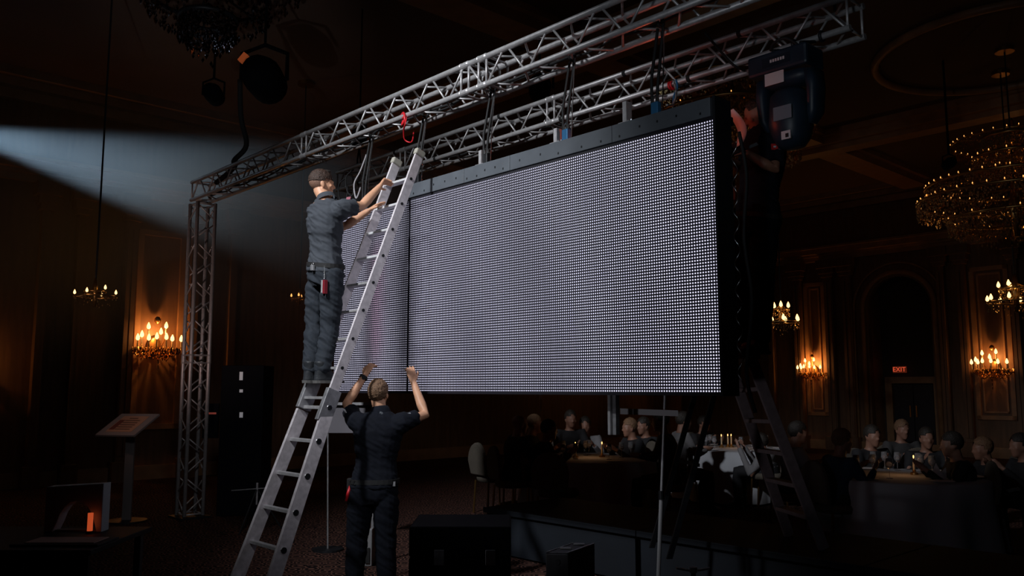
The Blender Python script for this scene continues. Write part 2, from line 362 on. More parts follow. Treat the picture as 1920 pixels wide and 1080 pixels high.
front = truss('box_truss', 'long aluminium box truss in front, resting on the left tower', 'truss', H(A0, PF, ZF), R, N, Z, 12.0, joints=(3, A_(Pp(872, 140, 4.51))-A0, A_(Pp(905, 130, 4.51))-A0, 9.2))
PR = 6.0; ZR = 4.39
ra0, ra1 = -9.75, A_(Pp(1608, 45, PR))
rear = truss('box_truss', 'shorter aluminium box truss running behind the screen, carrying the moving head lamp', 'truss', H(ra0, PR, ZR), R, N, Z, ra1-ra0, joints=(1.5, 4.0))
# left tower (its local x axis is up)
tower = truss('truss_tower', 'upright aluminium truss tower at the left end of the front truss', 'tower', H(-11.065, PF, .03), Z, N, -R, ZF-HB_-.03-.05, joints=(2.0,))
tp = MB().box((-.03, -.2, -.2), (-.005, .2, .2)); tp.build('base_plate', blackm, tower)
truss('truss_tower', 'upright truss tower holding the far right end of the front truss', 'tower', H(A0+11.85, PF, .03), Z, N, -R, ZF-HB_-.03-.05)
# rear truss hangs from the ceiling on two chains
for k, a_ in enumerate((ra0+.35, ra1-.12)):
    h = thing('hoist_chain', ('black chain hoist holding the left end of the rear truss', 'black chain hoist holding the right end of the rear truss')[k], 'hoist', H(a_, PR, ZR+.19))
    mb = MB(); mb.tube([(0,0,.55), (0,0,CH-ZR-.19-.28)], .012, 6); mb.build('chain', blackm, h)
    MB().box((-.09,-.07,.22), (.09,.07,.55)).build('hoist_body', blackm, h, bev=.015)
    MB().tube([(0,-.12,-.05), (0,-.12,.03), (0,0,.22), (0,.12,.03), (0,.12,-.05)], .012, 6).build('sling', blackm, h)
# ================================================================== LED SCREEN
PS = 4.50; ZT, ZB = 3.352, 1.612
aL = A_(Pp(628, 600, PS)); aM = A_(Pp(765, 550, PS)); aR = A_(Pp(1350, 600, PS))
scr = thing('led_screen', 'huge lit dot-matrix video wall hanging from the front truss', 'screen', H((aL+aR)/2, PS, ZB))
face = mat('led_mask_plastic', (0.012, 0.011, 0.018), 0.55)
cabm = mat('cabinet_metal', (0.02, 0.021, 0.025), 0.5, 0.3)
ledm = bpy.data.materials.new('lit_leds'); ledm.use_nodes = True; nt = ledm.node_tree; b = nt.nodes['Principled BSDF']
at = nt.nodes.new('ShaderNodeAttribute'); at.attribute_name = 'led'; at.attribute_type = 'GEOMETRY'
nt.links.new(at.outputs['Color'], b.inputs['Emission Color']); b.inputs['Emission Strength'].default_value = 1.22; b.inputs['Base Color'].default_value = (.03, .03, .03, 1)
PIT = 0.02
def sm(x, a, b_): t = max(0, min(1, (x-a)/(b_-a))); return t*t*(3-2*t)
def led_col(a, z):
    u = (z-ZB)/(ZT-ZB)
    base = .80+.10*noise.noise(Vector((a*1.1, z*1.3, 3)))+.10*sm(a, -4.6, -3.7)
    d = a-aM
    # dot colours get soft dark bands and a pink one near the left seam
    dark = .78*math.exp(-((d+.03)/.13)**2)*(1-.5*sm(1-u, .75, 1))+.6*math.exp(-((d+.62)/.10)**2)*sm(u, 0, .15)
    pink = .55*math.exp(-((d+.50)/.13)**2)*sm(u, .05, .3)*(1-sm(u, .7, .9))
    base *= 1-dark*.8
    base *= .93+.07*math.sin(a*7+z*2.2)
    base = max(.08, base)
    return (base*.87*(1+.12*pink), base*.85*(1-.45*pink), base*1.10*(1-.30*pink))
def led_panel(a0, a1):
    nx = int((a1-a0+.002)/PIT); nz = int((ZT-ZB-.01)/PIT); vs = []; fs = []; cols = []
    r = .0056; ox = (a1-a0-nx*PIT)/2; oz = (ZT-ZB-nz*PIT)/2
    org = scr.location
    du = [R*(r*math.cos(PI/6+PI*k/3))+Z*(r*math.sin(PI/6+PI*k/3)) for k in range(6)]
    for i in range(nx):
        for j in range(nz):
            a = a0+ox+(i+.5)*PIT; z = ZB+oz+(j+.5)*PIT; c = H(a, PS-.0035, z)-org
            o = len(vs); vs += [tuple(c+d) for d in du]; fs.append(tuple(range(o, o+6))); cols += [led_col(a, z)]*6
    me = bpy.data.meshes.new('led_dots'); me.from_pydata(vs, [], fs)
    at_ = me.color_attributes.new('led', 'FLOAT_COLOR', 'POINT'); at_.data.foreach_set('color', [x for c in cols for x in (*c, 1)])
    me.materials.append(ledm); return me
cuts = [aL, aM-.006]; nc = 4
n0 = int((aR-aM-.008)/PIT); aM8 = aR-n0*PIT; q0 = [0, 45, 91, 137, n0]
edges = [(aL, aM8-.016)]+[(aM8+q0[k]*PIT, aM8+q0[k+1]*PIT-.0004) for k in range(nc)]
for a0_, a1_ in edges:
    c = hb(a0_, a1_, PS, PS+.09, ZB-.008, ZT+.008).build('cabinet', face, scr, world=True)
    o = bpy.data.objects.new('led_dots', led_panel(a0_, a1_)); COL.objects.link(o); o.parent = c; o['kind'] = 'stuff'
# header beam segments
hz0, hz1 = ZT+.012, 3.487
hsegs = [A_(Pp(x, 300, PS)) for x in (770, 872, 958, 1150, 1337)]
for k in range(4):
    s_ = hb(hsegs[k], hsegs[k+1]-.004, PS-.012, PS+.11, hz0, hz1).build('header_beam', header_m, scr, world=True, bev=.003)
    mb = MB()
    for i in range(5):
        a = hsegs[k]+(hsegs[k+1]-hsegs[k])*(i+.5)/5+random.uniform(-.03, .03); z = random.choice((hz0+.03, hz1-.03, hz0+.06)); mb.obox(H(a, PS-.0125, z), R*.006, N*.0015, Z*.008)
    mb.build('bolt', blackm, s_, world=True)['kind'] = 'stuff'
hb(aR+.001, aR+.02, PS-.02, PS+.16, ZB-.01, hz1).build('side_frame', cabm, scr, world=True)
hb(hsegs[0]-.035, hsegs[0]-.006, PS-.014, PS+.1, ZT-.02, hz1-.01).build('end_plate', cabm, scr, world=True)
# rear ribs, connectors down the side and the leg under the wall
for i in range(9):
    z = ZB+.12+i*.2; c = hb(aR-.05, aR+.012, PS+.165, PS+.2, z, z+.06).build('connector', blackm, scr, world=True, bev=.006)
for z in (ZB+.05, (ZB+ZT)/2, ZT-.06): hb(aL, aR, PS+.095, PS+.13, z, z+.05).build('rear_rib', cabm, scr, world=True)
lg = Pp(1150, 760, PS+.16); ag = A_(lg)
zl = Pp(1150, 815, PS+.16).z
hb(ag-.028, ag-.006, PS+.13, PS+.19, zl, ZB+.3).build('leg_profile', alu, scr, world=True); hb(ag+.0, ag+.03, PS+.15, PS+.19, zl, ZB+.3).build('leg_profile', alu_dull, scr, world=True)
# brackets between header and truss
def bracket(x, y0, tall, label):
    P = Pp(x, y0, PS+.05); t = thing('header_bracket', label, 'bracket', H(A_(P), PS+.05, hz1))
    MB().obox(Z*(tall/2), R*.017, N*.03, Z*(tall/2)).build('upright', alu, t); MB().obox(Z*.006, R*.05, N*.04, Z*.006).build('foot', alu_dull, t)
    for s_ in (-1, 1): MB().tube([R*(.035*s_)+Z*.012, R*(.035*s_)+Z*.03], .008, 6).build('bolt', chrome, t)
bracket(905, 292, .13, 'small aluminium bracket on the header beam at the first hanging point')
bracket(1046, 255, .12, 'small aluminium bracket on the header beam beside the blue clamp')
bracket(1176, 220, .16, 'tall dark bracket standing on the header beam behind the rear truss line')
# hanging points: black straps, shackle, clamp
def hanger(x, y, label, blue=False, zb=hz1, pf=PS+.06):
    a = A_(Pp(x, y, pf)); t = thing('hanging_strap', label, 'strap', H(a, pf, zb)); zt = ZF-HB_-zb
    pc = PF-HB_-pf
    MB().tube([N*.0+Z*.02, R*.02+Z*(zt*.35), R*.025+N*(pc+.12)+Z*(zt-.02)], .011, 6).build('strap', rubber, t)
    MB().tube([R*-.03+Z*.02, R*-.035+Z*(zt*.4), R*-.025+N*(pc+.12)+Z*(zt-.02)], .011, 6).build('strap', rubber, t)
    MB().tube([R*.05+Z*.0, R*.07+Z*(zt*.5), R*.03+N*(pc+.12)+Z*zt], .004, 5).build('safety_cable', chrome, t)
    MB().ring(N*(pc+.12)+Z*(zt+HB_-.12+.02), N*.034, Z*.034, .012).build('strap_loop', rubber, t)
    MB().obox(Z*.05, R*.03, N*.022, Z*.05).build('clamp', blue_m if blue else blackm, t, bev=.006)
    MB().ring(Z*.12, R*.022, Z*.03, .006, seg=12).build('shackle', chrome, t)
    return t
hanger(784, 330, 'black hanging strap beside the top of the long ladder')
hanger(912, 300, 'black hanging strap above the first header bracket')
hanger(1062, 245, 'black hanging strap with blue clamp left of the tall bracket', True)
hanger(1230, 200, 'black hanging strap with blue clamp nearest the right end of the header', True)
hanger(684, 345, 'black hanging strap above the hand of the man on the long ladder', True, zb=3.38)
# cable loops and bundles (each a cable of its own)
def cable(label, pts, r=.008, m=rubber, group=None, cat='cable', name='cable'):
    P = [Vector(p) for p in pts]; out = []
    for i in range(len(P)-1):      # catmull-rom
        p0, p1, p2, p3 = P[max(i-1, 0)], P[i], P[i+1], P[min(i+2, len(P)-1)]
        for k in range(6):
            t = k/6; out.append(.5*((2*p1)+(p2-p0)*t+(2*p0-5*p1+4*p2-p3)*t*t+(3*p1-p0-3*p2+p3)*t**3))
    out.append(P[-1]); c = MB(); off = P[0]; c.tube([q-off for q in out], r, 6); o = c.build(name, m, smooth=True); o.location = off
    return tag(o, label, cat, group)
ZL = ZF-HB_
cable('white twisted cable looping down beside the leftmost black hanging strap', [Pp(690, 282, PF+HB_), Pp(676, 320, 4.7), Pp(664, 345, 4.65), Pp(668, 372, 4.62), Pp(676, 352, 4.7)], .009, mat('grey_cable', (.4, .38, .4), .5))
for k, (x, y) in enumerate(((655, 330), (641, 345))):
    cable(('black cable loop hanging behind the shoulder of the man on the ladder, right one', 'black cable loop hanging behind the shoulder of the man on the ladder, left one')[k], [Pp(x+8, y-12, 4.9), Pp(x-6, y+2, 4.8), Pp(x-4, y+28, 4.7), Pp(x+6, y+36, 4.7), Pp(x+12, y+5, 4.8)], .008)
cable('red cord knotted round the front truss and hanging in a loop', [Pp(754, 222, 4.47), Pp(762, 216, 4.50), Pp(760, 232, 4.46), Pp(757, 244, 4.5), Pp(759, 262, 4.55), Pp(772, 266, 4.6), Pp(776, 246, 4.7)], .007, red_m)
cable('red cord wrapped tightly round the front truss chord', [Pp(752, 218, 4.54), Pp(757, 212, 4.48), Pp(759, 226, 4.47), Pp(754, 234, 4.50), Pp(758, 222, 4.53)], .012, red_m)
cable('long black cable lying along the bottom chord of the front truss', [H(a, PF+.03*math.sin(a*5), ZL+.03+.012*math.sin(a*9)) for a in [A0+.2+.35*k for k in range(24)]], .012)
cable('second black cable inside the front truss above its lower braces', [H(a, PF+.06+.03*math.sin(a*4+1), ZL+.05+.02*math.sin(a*7+2)) for a in [A0+.1+.3*k for k in range(26)]], .010)
cable('black cable lying inside the rear truss along its bottom', [H(a, PR+.05*math.sin(a*4), ZR-HB_+.035+.015*math.sin(a*8)) for a in [ra0+.1+.3*k for k in range(22)]], .012)
cable('black cable crossing the rear truss diagonally near the moving head lamp', [Pp(1322, 62, 5.85), Pp(1350, 95, 5.84), Pp(1375, 122, 5.83), Pp(1396, 132, 5.95)], .011)
cable('black cable drooping from the rear truss just left of the moving head lamp', [Pp(1445, 95, 5.84), Pp(1452, 80, 5.8), Pp(1475, 72, 5.8), Pp(1500, 88, 5.86)], .012)
cable('dark cable hanging down beside the right edge of the lit screen', [H(aR+.05, PS+.2, hz1-.2), H(aR+.07, PS+.24, 3.0), H(aR+.05, PS+.22, 2.6), H(aR+.08, PS+.24, 2.2), H(aR+.05, PS+.2, 1.75), H(aR+.09, PS+.22, 1.5)], .012)
cable('clear coiled cable with glints at the right edge of the lit screen', [H(aR+.06+.018*math.cos(k*1.3), PS+.12+.018*math.sin(k*1.3), 3.2-k*.035) for k in range(46)], .0035, chrome)
cable('thick dark cable bundle dropping onto the left end of the front truss', [PY(450, 150, 10.3), PY(452, 220, 10.3), PY(462, 272, 10.3), PY(440, 300, 10.35), H(A0+1.0, PF, ZF+HB_+.03), H(A0+.5, PF, ZF+.05)], .035)
for k, a_ in enumerate((-9.2, -8.4, -7.6, -6.5, -5.6, -4.8, -4.1, -3.6)):
    for q, (pp, zz) in enumerate(((PR-HB_, ZR-HB_), (PR-HB_, ZR+HB_))):
        if (k+q) % 2: continue
        o = MB().tube([R*-.018, R*.018], .0285, 12).build('tape_band', rubber); o.location = H(a_, pp, zz)
        tag(o, 'black tape band wrapped round a chord of the rear truss', 'tape', 'tape bands on the rear truss')
# small red lamp added behind the header to redden the rear truss
rl = thing('added_red_lamp', 'small added red lamp behind the header beam, casting red on the rear truss', 'lamp', H(A_(Pp(1240, 200, 5.0)), 5.0, hz1+.02))
MB().tube([(0,0,-.03), (0,0,.03)], .025, 12).build('lamp_base', blackm, rl); MB().ell((0,0,.05), (.02,0,0), (0,.02,0), (0,0,.025)).build('lamp_dome', mat('red_lamp_glass', (.5,.02,.01), .3, emit=1, ecol=(.9,.12,.05)), rl, smooth=True)
hb(A_(rl.location)-.02, A_(rl.location)+.02, PS+.1, 5.02, hz1-.03, hz1-.01).build('lamp_arm', blackm, rl, world=True)
light('POINT', 'added_red_glow', rl.location+Vector((0, 0, .11)), 2.0, (1, .12, .05), .03)
cable('orange and blue cable tail hanging from the red-lit chord of the rear truss', [Pp(1268, 150, 5.86), Pp(1270, 165, 5.84), Pp(1264, 180, 5.8), Pp(1262, 198, 5.7)], .010, blue_m)
cable('white bent cable tail standing on the header near its right end', [Pp(1263, 150, 5.5), Pp(1268, 175, 5.2), Pp(1262, 196, 4.9), Pp(1250, 197, 4.7)], .008, mat('white_cable', (.6,.6,.6), .5))
cable('red rope wound round the lower chord of the rear truss', [Pp(1255, 162, 5.86)+R*(.03*k/8)+N*(.033*math.cos(k))+Z*(.033*math.sin(k)) for k in range(14)], .009, red_m)
# moving head lamp hanging on the rear truss
def moving_head():
    C = Pp(1482, 185, 5.56); t = thing('moving_head_lamp', 'black moving head stage lamp hanging in front of the rear truss', 'lamp', C)
    body = mat('lamp_housing', (0.016, 0.030, 0.050), 0.45, var=.15, scale=9); ay = N*1.0
    zt = Pp(1470, 100, 5.56).z-C.z; zb_ = Pp(1475, 148, 5.56).z-C.z
    MB().obox(Z*((zt+zb_)/2+.01)-R*.03, R*.235, N*.13, Z*((zt-zb_)/2*.8)).build('base', body, t, bev=.02)
    MB().obox(Z*((zt+zb_)/2+.01)-R*.03-N*.1315, R*.11, N*.002, Z*.035).build('display', mat('lamp_display', (.02,.03,.045), .2), t)
    for i in range(6): MB().obox(Z*((zt+zb_)/2+.012)-R*(.07-.02*i)-N*.134, R*.007, N*.001, Z*.011).build('display_mark', white_m, t)
    for s_ in (-1, 1):
        MB().loft([(R*(s_*.185)+Z*zb_, R*.05, N*.10), (R*(s_*.20)+Z*(zb_-.12), R*.045, N*.095), (R*(s_*.19)+Z*(zb_-.30), R*.04, N*.085), (R*(s_*.165)+Z*(zb_-.38), R*.02, N*.05)], 16, sq=.7).build('yoke_arm', body, t, smooth=True)
    MB().loft([(Z*(zb_+.01), R*.20, N*.12), (Z*(zb_-.05), R*.19, N*.11), (Z*(zb_-.08), R*.12, N*.08)], 16, sq=.6).build('yoke_bridge', body, t, smooth=True)
    hd = MB().loft([(Z*(zb_-.10), R*.10, N*.10), (Z*(zb_-.14), R*.135, N*.135), (Z*(zb_-.26), R*.145, N*.15), (Z*(zb_-.36), R*.15, N*.155), (Z*(zb_-.46), R*.125, N*.13), (Z*(zb_-.52), R*.085, N*.09), (Z*(zb_-.535), R*.03, N*.03)], 22, sq=.85).build('lamp_head', body, t, smooth=True)
    MB().obox(-R*.05-N*.128+Z*(zb_-.02), R*.075, N*.003, Z*.045).build('paper_sticker', paper, t)
    MB().obox(R*.02-N*.157+Z*(zb_-.30), R*.07, N*.004, Z*.05).build('rating_plate', mat('grey_plate', (.2,.25,.3), .5), hd)
    MB().obox(R*.03-N*.135+Z*(zb_-.46), R*.035, N*.006, Z*.03).build('barcode_sticker', paper, hd)
    MB().obox(R*.04-N*.142+Z*(zb_-.465), R*.012, N*.002, Z*.014).build('sticker_mark', blackm, hd)
    for a in (-.12, .1):
        MB().tube([R*a+Z*(zt-.02), R*a+Z*(zt+.04), R*a+N*.2+Z*(zt+.10)], .016, 8).build('clamp_bracket', blackm, t)
        MB().ring(R*a+Z*((ZR-HB_)-C.z)+N*(PR-HB_-5.56), N*.036, Z*.036, .012, seg=16).build('hook_clamp', blackm, t)
moving_head()
# dark lamps in the far left haze and other dark hanging fixtures
matte_black = mat('matte_black_lamp_paint', (.004,.0045,.006), .9, spec=.08)
def dark_lamp(P, label, s=1.0, orange=False, rod=None):
    t = thing('hanging_spotlight', label, 'lamp', P)
    MB().loft([((0,-.16*s,.02), Vector((.10,0,0))*s, Vector((0,0,.10))*s), ((0,-.05*s,.02), Vector((.13,0,0))*s, Vector((0,0,.13))*s), ((0,.14*s,.0), Vector((.12,0,0))*s, Vector((0,0,.12))*s), ((0,.2*s,0), Vector((.07,0,0))*s, Vector((0,0,.07))*s)], 16).build('lamp_head', matte_black, t, smooth=True)
    MB().tube([(-.15*s,0,0), (-.15*s,0,.18*s), (0,0,.24*s), (.15*s,0,.18*s), (.15*s,0,0)], .015*s, 6).build('yoke', matte_black, t)
    MB().tube([(0,0,.24*s), (0,0,CH-P.z if rod is None else rod)], .018, 6).build('hanging_rod', matte_black, t)
    if orange: MB().obox((-.10*s, -.12*s, .10*s), (.014*s,0,-.011*s), (0,.02*s,0), (.020*s,0,.026*s)).build('reflection_patch', mat('orange_reflection', (.8, .16, .05), .5, emit=1, ecol=(.10,.02,.005)), t)  # orange reflection put in as a faintly glowing patch
dark_lamp(PY(495, 150, 10.3), 'dark hanging stage lamp with a painted orange reflection under the left chandelier', 1.9, True)
dark_lamp(PY(1012, 165, 12.0), 'dark hanging lamp between the two trusses above the screen', 1.3)
dark_lamp(PY(1780, 308, 13.5), 'small dark ball-shaped ceiling lamp left of the right chandelier', .7)
dark_lamp(PY(400, 178, 11.5), 'dark hanging lamp left of the lamp with the painted orange reflection', 1.0)
dark_lamp(BEAM+Vector((-.45, .0, .08)), 'stage lamp outside the frame throwing the beam from the left', 1.3, rod=CH-BEAM.z-.1)
# ================================================================== LONG LADDER
def lad_pt(x, y, z=None, p=None): return Pp(x, y, p)
T_ = Pp(780, 283, 4.30); 
# plane of the ladder: p grows with height
a_ref = A_(T_)
def solve_rail(pts, pf):   # for image points on a rail find (a,p,z) with p = pf(z)
    out = []
    for x, y in pts:
        p = 3.8
        for _ in range(60): P = Pp(x, y, p); p = .5*p+.5*pf(P.z)
        out.append(Pp(x, y, pf(Pp(x, y, p).z)))
    return out
zT = T_.z
pfoot = 2.82
def pf(z): return pfoot+(4.30-pfoot)*max(z, -.5)/zT
def rails():
    rr = solve_rail([(780, 283), (609, 750)], pf); lo = solve_rail([(604, 765), (502, 1078)], pf)
    rl_ = solve_rail([(737, 300), (573, 728)], pf); ll = solve_rail([(557, 765), (434, 1078)], pf)
    def ext(a, b): k = b.z/(a.z-b.z); return b+(b-a)*k   # down to the floor
    return rr, lo+[ext(lo[0], lo[1])], rl_, ll+[ext(ll[0], ll[1])]
Ru, Rl, Lu, Ll = rails()
lad = thing('extension_ladder', 'long aluminium ladder leaning on the screen truss with a man standing on it', 'ladder', (Rl[2]+Ll[2])/2)
print('ladder', [tuple(round(c, 2) for c in inv) for inv in [(A_(p), p.dot(N), p.z) for p in (Ru[0], Ru[1], Rl[0], Rl[2], Lu[0], Lu[1], Ll[0], Ll[2])]])
def rail(p0, p1, w_, d, name='rail', m=ladder_m):
    ax = (p1-p0).normalized(); dn = (N-ax*N.dot(ax)).normalized(); sd = ax.cross(dn).normalized()
    o = MB().beam(p0+dn*d/2, p1+dn*d/2, sd*w_/2, dn*d/2).build(name, m, lad, bev=.003, world=True)
    # folded lips front edge
    return o, dn, sd
ru, dn, sd = rail(Ru[1]-(Ru[0]-Ru[1]).normalized()*.12, Ru[0], .022, .085); rail(Lu[1]-(Lu[0]-Lu[1]).normalized()*.12, Lu[0], .022, .085)
rl2, dn2, sd2 = rail(Rl[2], Rl[0], .03, .105); rail(Ll[2], Ll[0], .03, .105)
for P in (Ru, Lu): MB().beam(P[1]-(P[0]-P[1]).normalized()*.16+dn*.045, P[1]+(P[0]-P[1]).normalized()*.10+dn*.045, sd*.024, dn*.06).build('locking_sleeve', alu_dull, lad, world=True, bev=.004)
for P in (Rl[2], Ll[2]): MB().box((-.03,-.06,-.0), (.03,.06,.05)).build('rubber_foot', rubber, lad).location = P-lad.location+dn2*.05
for P in (Ru[0], Lu[0]):
    MB().beam(P+dn*.04-(Ru[0]-Ru[1]).normalized()*.03, P+dn*.04+(Ru[0]-Ru[1]).normalized()*.03, sd*.026, dn*.05).build('rail_cap', greyplastic, lad, world=True, bev=.012)
def lerp(a, b, t): return a+(b-a)*t
def at_z(pair, z): a, b = pair; return a+(b-a)*((z-a.z)/(b.z-a.z))
zs_ = []
z = Rl[2].z+.22
upy = [735, 560, 505, 455]
for z in [.25*k+.02 for k in range(1, 7)]:
    a = at_z((Rl[2], Rl[0]), z)+dn2*.05; b_ = at_z((Ll[2], Ll[0]), z)+dn2*.05
    s_ = (a-b_).normalized(); st = s_.cross(Z).normalized()
    MB().beam(b_, a, st*.02, s_.cross(st)*.013).build('rung', alu, lad, bev=.004, world=True)
    MB().tube([a+s_*.006, a+s_*.024], .019, 12).build('rung_end', blackm, lad, world=True)
    MB().ring(a+s_*.02, dn2*.021, (dn2.cross(s_))*.021, .004, seg=16).build('rung_collar', chrome, lad, world=True)
zz = Ru[1].z+.03; k = 0
while zz < Ru[0].z-.02:
    a = at_z((Ru[1], Ru[0]), zz)+dn*.04; b_ = at_z((Lu[1], Lu[0]), zz)+dn*.04; s_ = (a-b_).normalized(); st = s_.cross(Z).normalized()
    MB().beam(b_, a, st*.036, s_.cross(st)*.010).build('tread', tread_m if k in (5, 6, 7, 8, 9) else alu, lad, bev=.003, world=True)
    MB().tube([a+s_*.004, a+s_*.018], .0125, 12).build('rung_end', blackm, lad, world=True)
    zz += .232; k += 1
# ================================================================== STAGE, STEPLADDER
blk = mat('black_stage_paint', (0.0035, 0.0065, 0.012), 0.7, var=.3, scale=1.6)
st_a0, st_a1 = A_(Pp(905, 950, 5.83)), 1.2
stg = thing('stage_platform', 'low black stage platform under and behind the lit screen', 'platform', H((st_a0+st_a1)/2, 6.4, 0))
edges_ = [st_a0+(st_a1-st_a0)*k/4 for k in range(5)]
for k in range(4):
    hb(edges_[k]+.004, edges_[k+1]-.004, 5.83, 7.0, .40, .45).build('deck_panel', blk, stg, world=True, bev=.006)
    hb(edges_[k]+.03, edges_[k+1]-.03, 5.86, 5.88, .02, .40).build('skirt_panel', blk, stg, world=True)
    for a in (edges_[k]+.06, edges_[k+1]-.06):
        for p_ in (5.93, 6.9): hb(a-.025, a+.025, p_-.025, p_+.025, 0, .4).build('leg', blackm, stg, world=True)
sr1, sr2 = PY(1407, 668, 6.30), Pz(1545, 1030, .452); sl1, sl2 = PY(1366, 676, 6.72), Pz(1480, 1005, .452)
slad = thing('stepladder', 'dull aluminium stepladder standing on the stage under the man at the right', 'ladder', (sr2+sl2)/2)
slm = mat('dull_pink_grey_ladder', (0.36, 0.29, 0.31), 0.6, 0.05, var=.15, scale=20)
for p0, p1 in ((sr2, sr1), (sl2, sl1)):
    ax = (p1-p0).normalized(); sd_ = (sr2-sl2).normalized(); dn_ = ax.cross(sd_).normalized()
    MB().beam(p0, p1, sd_*.014, dn_*.042).build('rail', slm, slad, bev=.004, world=True)
for i, y in enumerate((750, 823, 886, 934, 975)):
    P = [];
    for q0, q1 in ((sr2, sr1), (sl2, sl1)):
        t = (i+1)*.167; P.append(lerp(q1, q0, t))
    s_ = (P[0]-P[1]).normalized(); fwd = Z.cross(s_)
    MB().beam(P[1]+s_*.012, P[0]-s_*.012, fwd*.045, Z*.015).build('step', slm, slad, bev=.004, world=True)
P = [lerp(sr2, sr1, 1.0), lerp(sl2, sl1, 1.0)]; s_ = (P[0]-P[1]).normalized(); fwd = Z.cross(s_)
tl = 1 if fwd.x < 0 else -1
MB().beam(P[1]-s_*.02+fwd*tl*.08, P[0]+s_*.02+fwd*tl*.08, fwd*.15, Z*.02).build('top_platform', slm, slad, bev=.008, world=True)
topz = (P[0].z+P[1].z)/2+.02
back = fwd*tl
for p0 in P:
    q = p0+back*.2; foot = Vector((q.x, q.y, .452))+back*.45
    MB().beam(foot, q-Z*.01, s_*.012, back*.02).build('rear_leg', blackm, slad, world=True)
q0, q1 = P[0]+back*.42, P[1]+back*.42
MB().beam(Vector((q0.x, q0.y, 1.1)), Vector((q1.x, q1.y, 1.1)), back*.012, Z*.012).build('rear_brace', blackm, slad, world=True)
# ================================================================== CHANDELIERS AND WALL LIGHTS
def crystals(name, parent, pts, m, r=.012, h=.03):
    mb = MB()
    for p in pts: k = random.uniform(.6, 1.3); mb.octa(p, r*k, h*k)
    o = mb.build(name, m, parent); o['kind'] = 'stuff'; return o
def bulbs_mesh(m):
    mb = MB().loft([((0,0,0), (.006,0,0), (0,.006,0)), ((0,0,.012), (.016,0,0), (0,.016,0)), ((0,0,.03), (.014,0,0), (0,.014,0)), ((0,0,.055), (.003,0,0), (0,.003,0))], 8)
    me = bpy.data.meshes.new('bulb'); me.from_pydata([tuple(p) for p in mb.v], [], mb.f); me.materials.append(m)
    me.polygons.foreach_set('use_smooth', [True]*len(me.polygons)); return me
BLIT = bulbs_mesh(bulb_m); BDIM = bulbs_mesh(bulb_dim); BOFF = bulbs_mesh(mat('unlit_bulb', (.5,.5,.5), .2))
def sconce(P, out, label, s=1.0, power=14, group='crystal wall lights'):
    along = Z.cross(out).normalized(); t = thing('crystal_wall_light', label, 'wall lamp', P, group=group)
    MB().loft([(-out*.02, along*.09*s, Z*.16*s), (out*.02, along*.10*s, Z*.18*s), (out*.04, along*.06*s, Z*.12*s)], 16).build('back_plate', brass, t, smooth=True)
    spec = [(-.34, .0, .30), (-.20, .0, .38), (-.10, .02, .44), (.05, .02, .42), (.16, .0, .36), (.31, .0, .32), (-.16, .18, .2), (.10, .20, .22), (.0, .10, .30), (-.27, .05, .26)]
    for x, z, o_ in spec:
        e_ = along*x*s+Z*(z*s-.02)+out*(o_*.8*s+.05)
        c = MB().tube([out*.03, out*(.10)+along*x*.4*s-Z*.10*s, e_-Z*.06*s, e_], .008*s, 6).build('arm', brass, t, smooth=True)
        cd_ = MB().tube([e_, e_+Z*.09*s], .010*s, 8).build('candle', candle_m, t)
        b_ = bpy.data.objects.new('bulb', BLIT); COL.objects.link(b_); b_.parent = cd_; b_.location = e_+Z*.09*s; b_.scale = (1.9*s,)*3
    pts = []
    for k in range(460):
        a = random.uniform(0, PI); rr = random.uniform(.2, 1)**.5*.38*s
        pts.append(along*(math.cos(a)*rr)+out*(math.sin(a)*rr*.9+.06)+Z*(-.04-random.random()*.26*(1.15-rr/(.4*s))*s))
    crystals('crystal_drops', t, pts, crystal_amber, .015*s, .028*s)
    for k in range(3): MB().tube([out*.22*s+Z*(-.22-.08*k)*s, out*.22*s+Z*(-.27-.08*k)*s], (.012-.003*k)*s, 6).build('finial', crystal, t)
    MB().ell(out*.12*s+Z*.40*s, along*.05*s, out*.05*s, Z*.06*s).build('crown', brass, t, smooth=True)
    light('POINT', 'wall_light_glow', P+out*.20*s+Z*.20*s, power*.30, (1.0, .40, .10), .03)
    return t
pS = pL(287)
sconce(H(LW+.0, pS, 2.42)+R*.03, R, 'glowing crystal wall light seen just left of the left truss tower', 1.2, 60)
sconce(Pp(1528, 697, BW-.03), -N, 'glowing crystal wall light left of the dark arch on the back wall', 1.05, 62)
sconce(Pp(1866, 690, BW-.03), -N, 'glowing crystal wall light right of the dark arch on the back wall', 1.2, 34)
sconce(H(LW+.03, pL(-72), 1.9), R, 'crystal wall light beyond the left edge, glowing onto the wall', 1.0, 14)
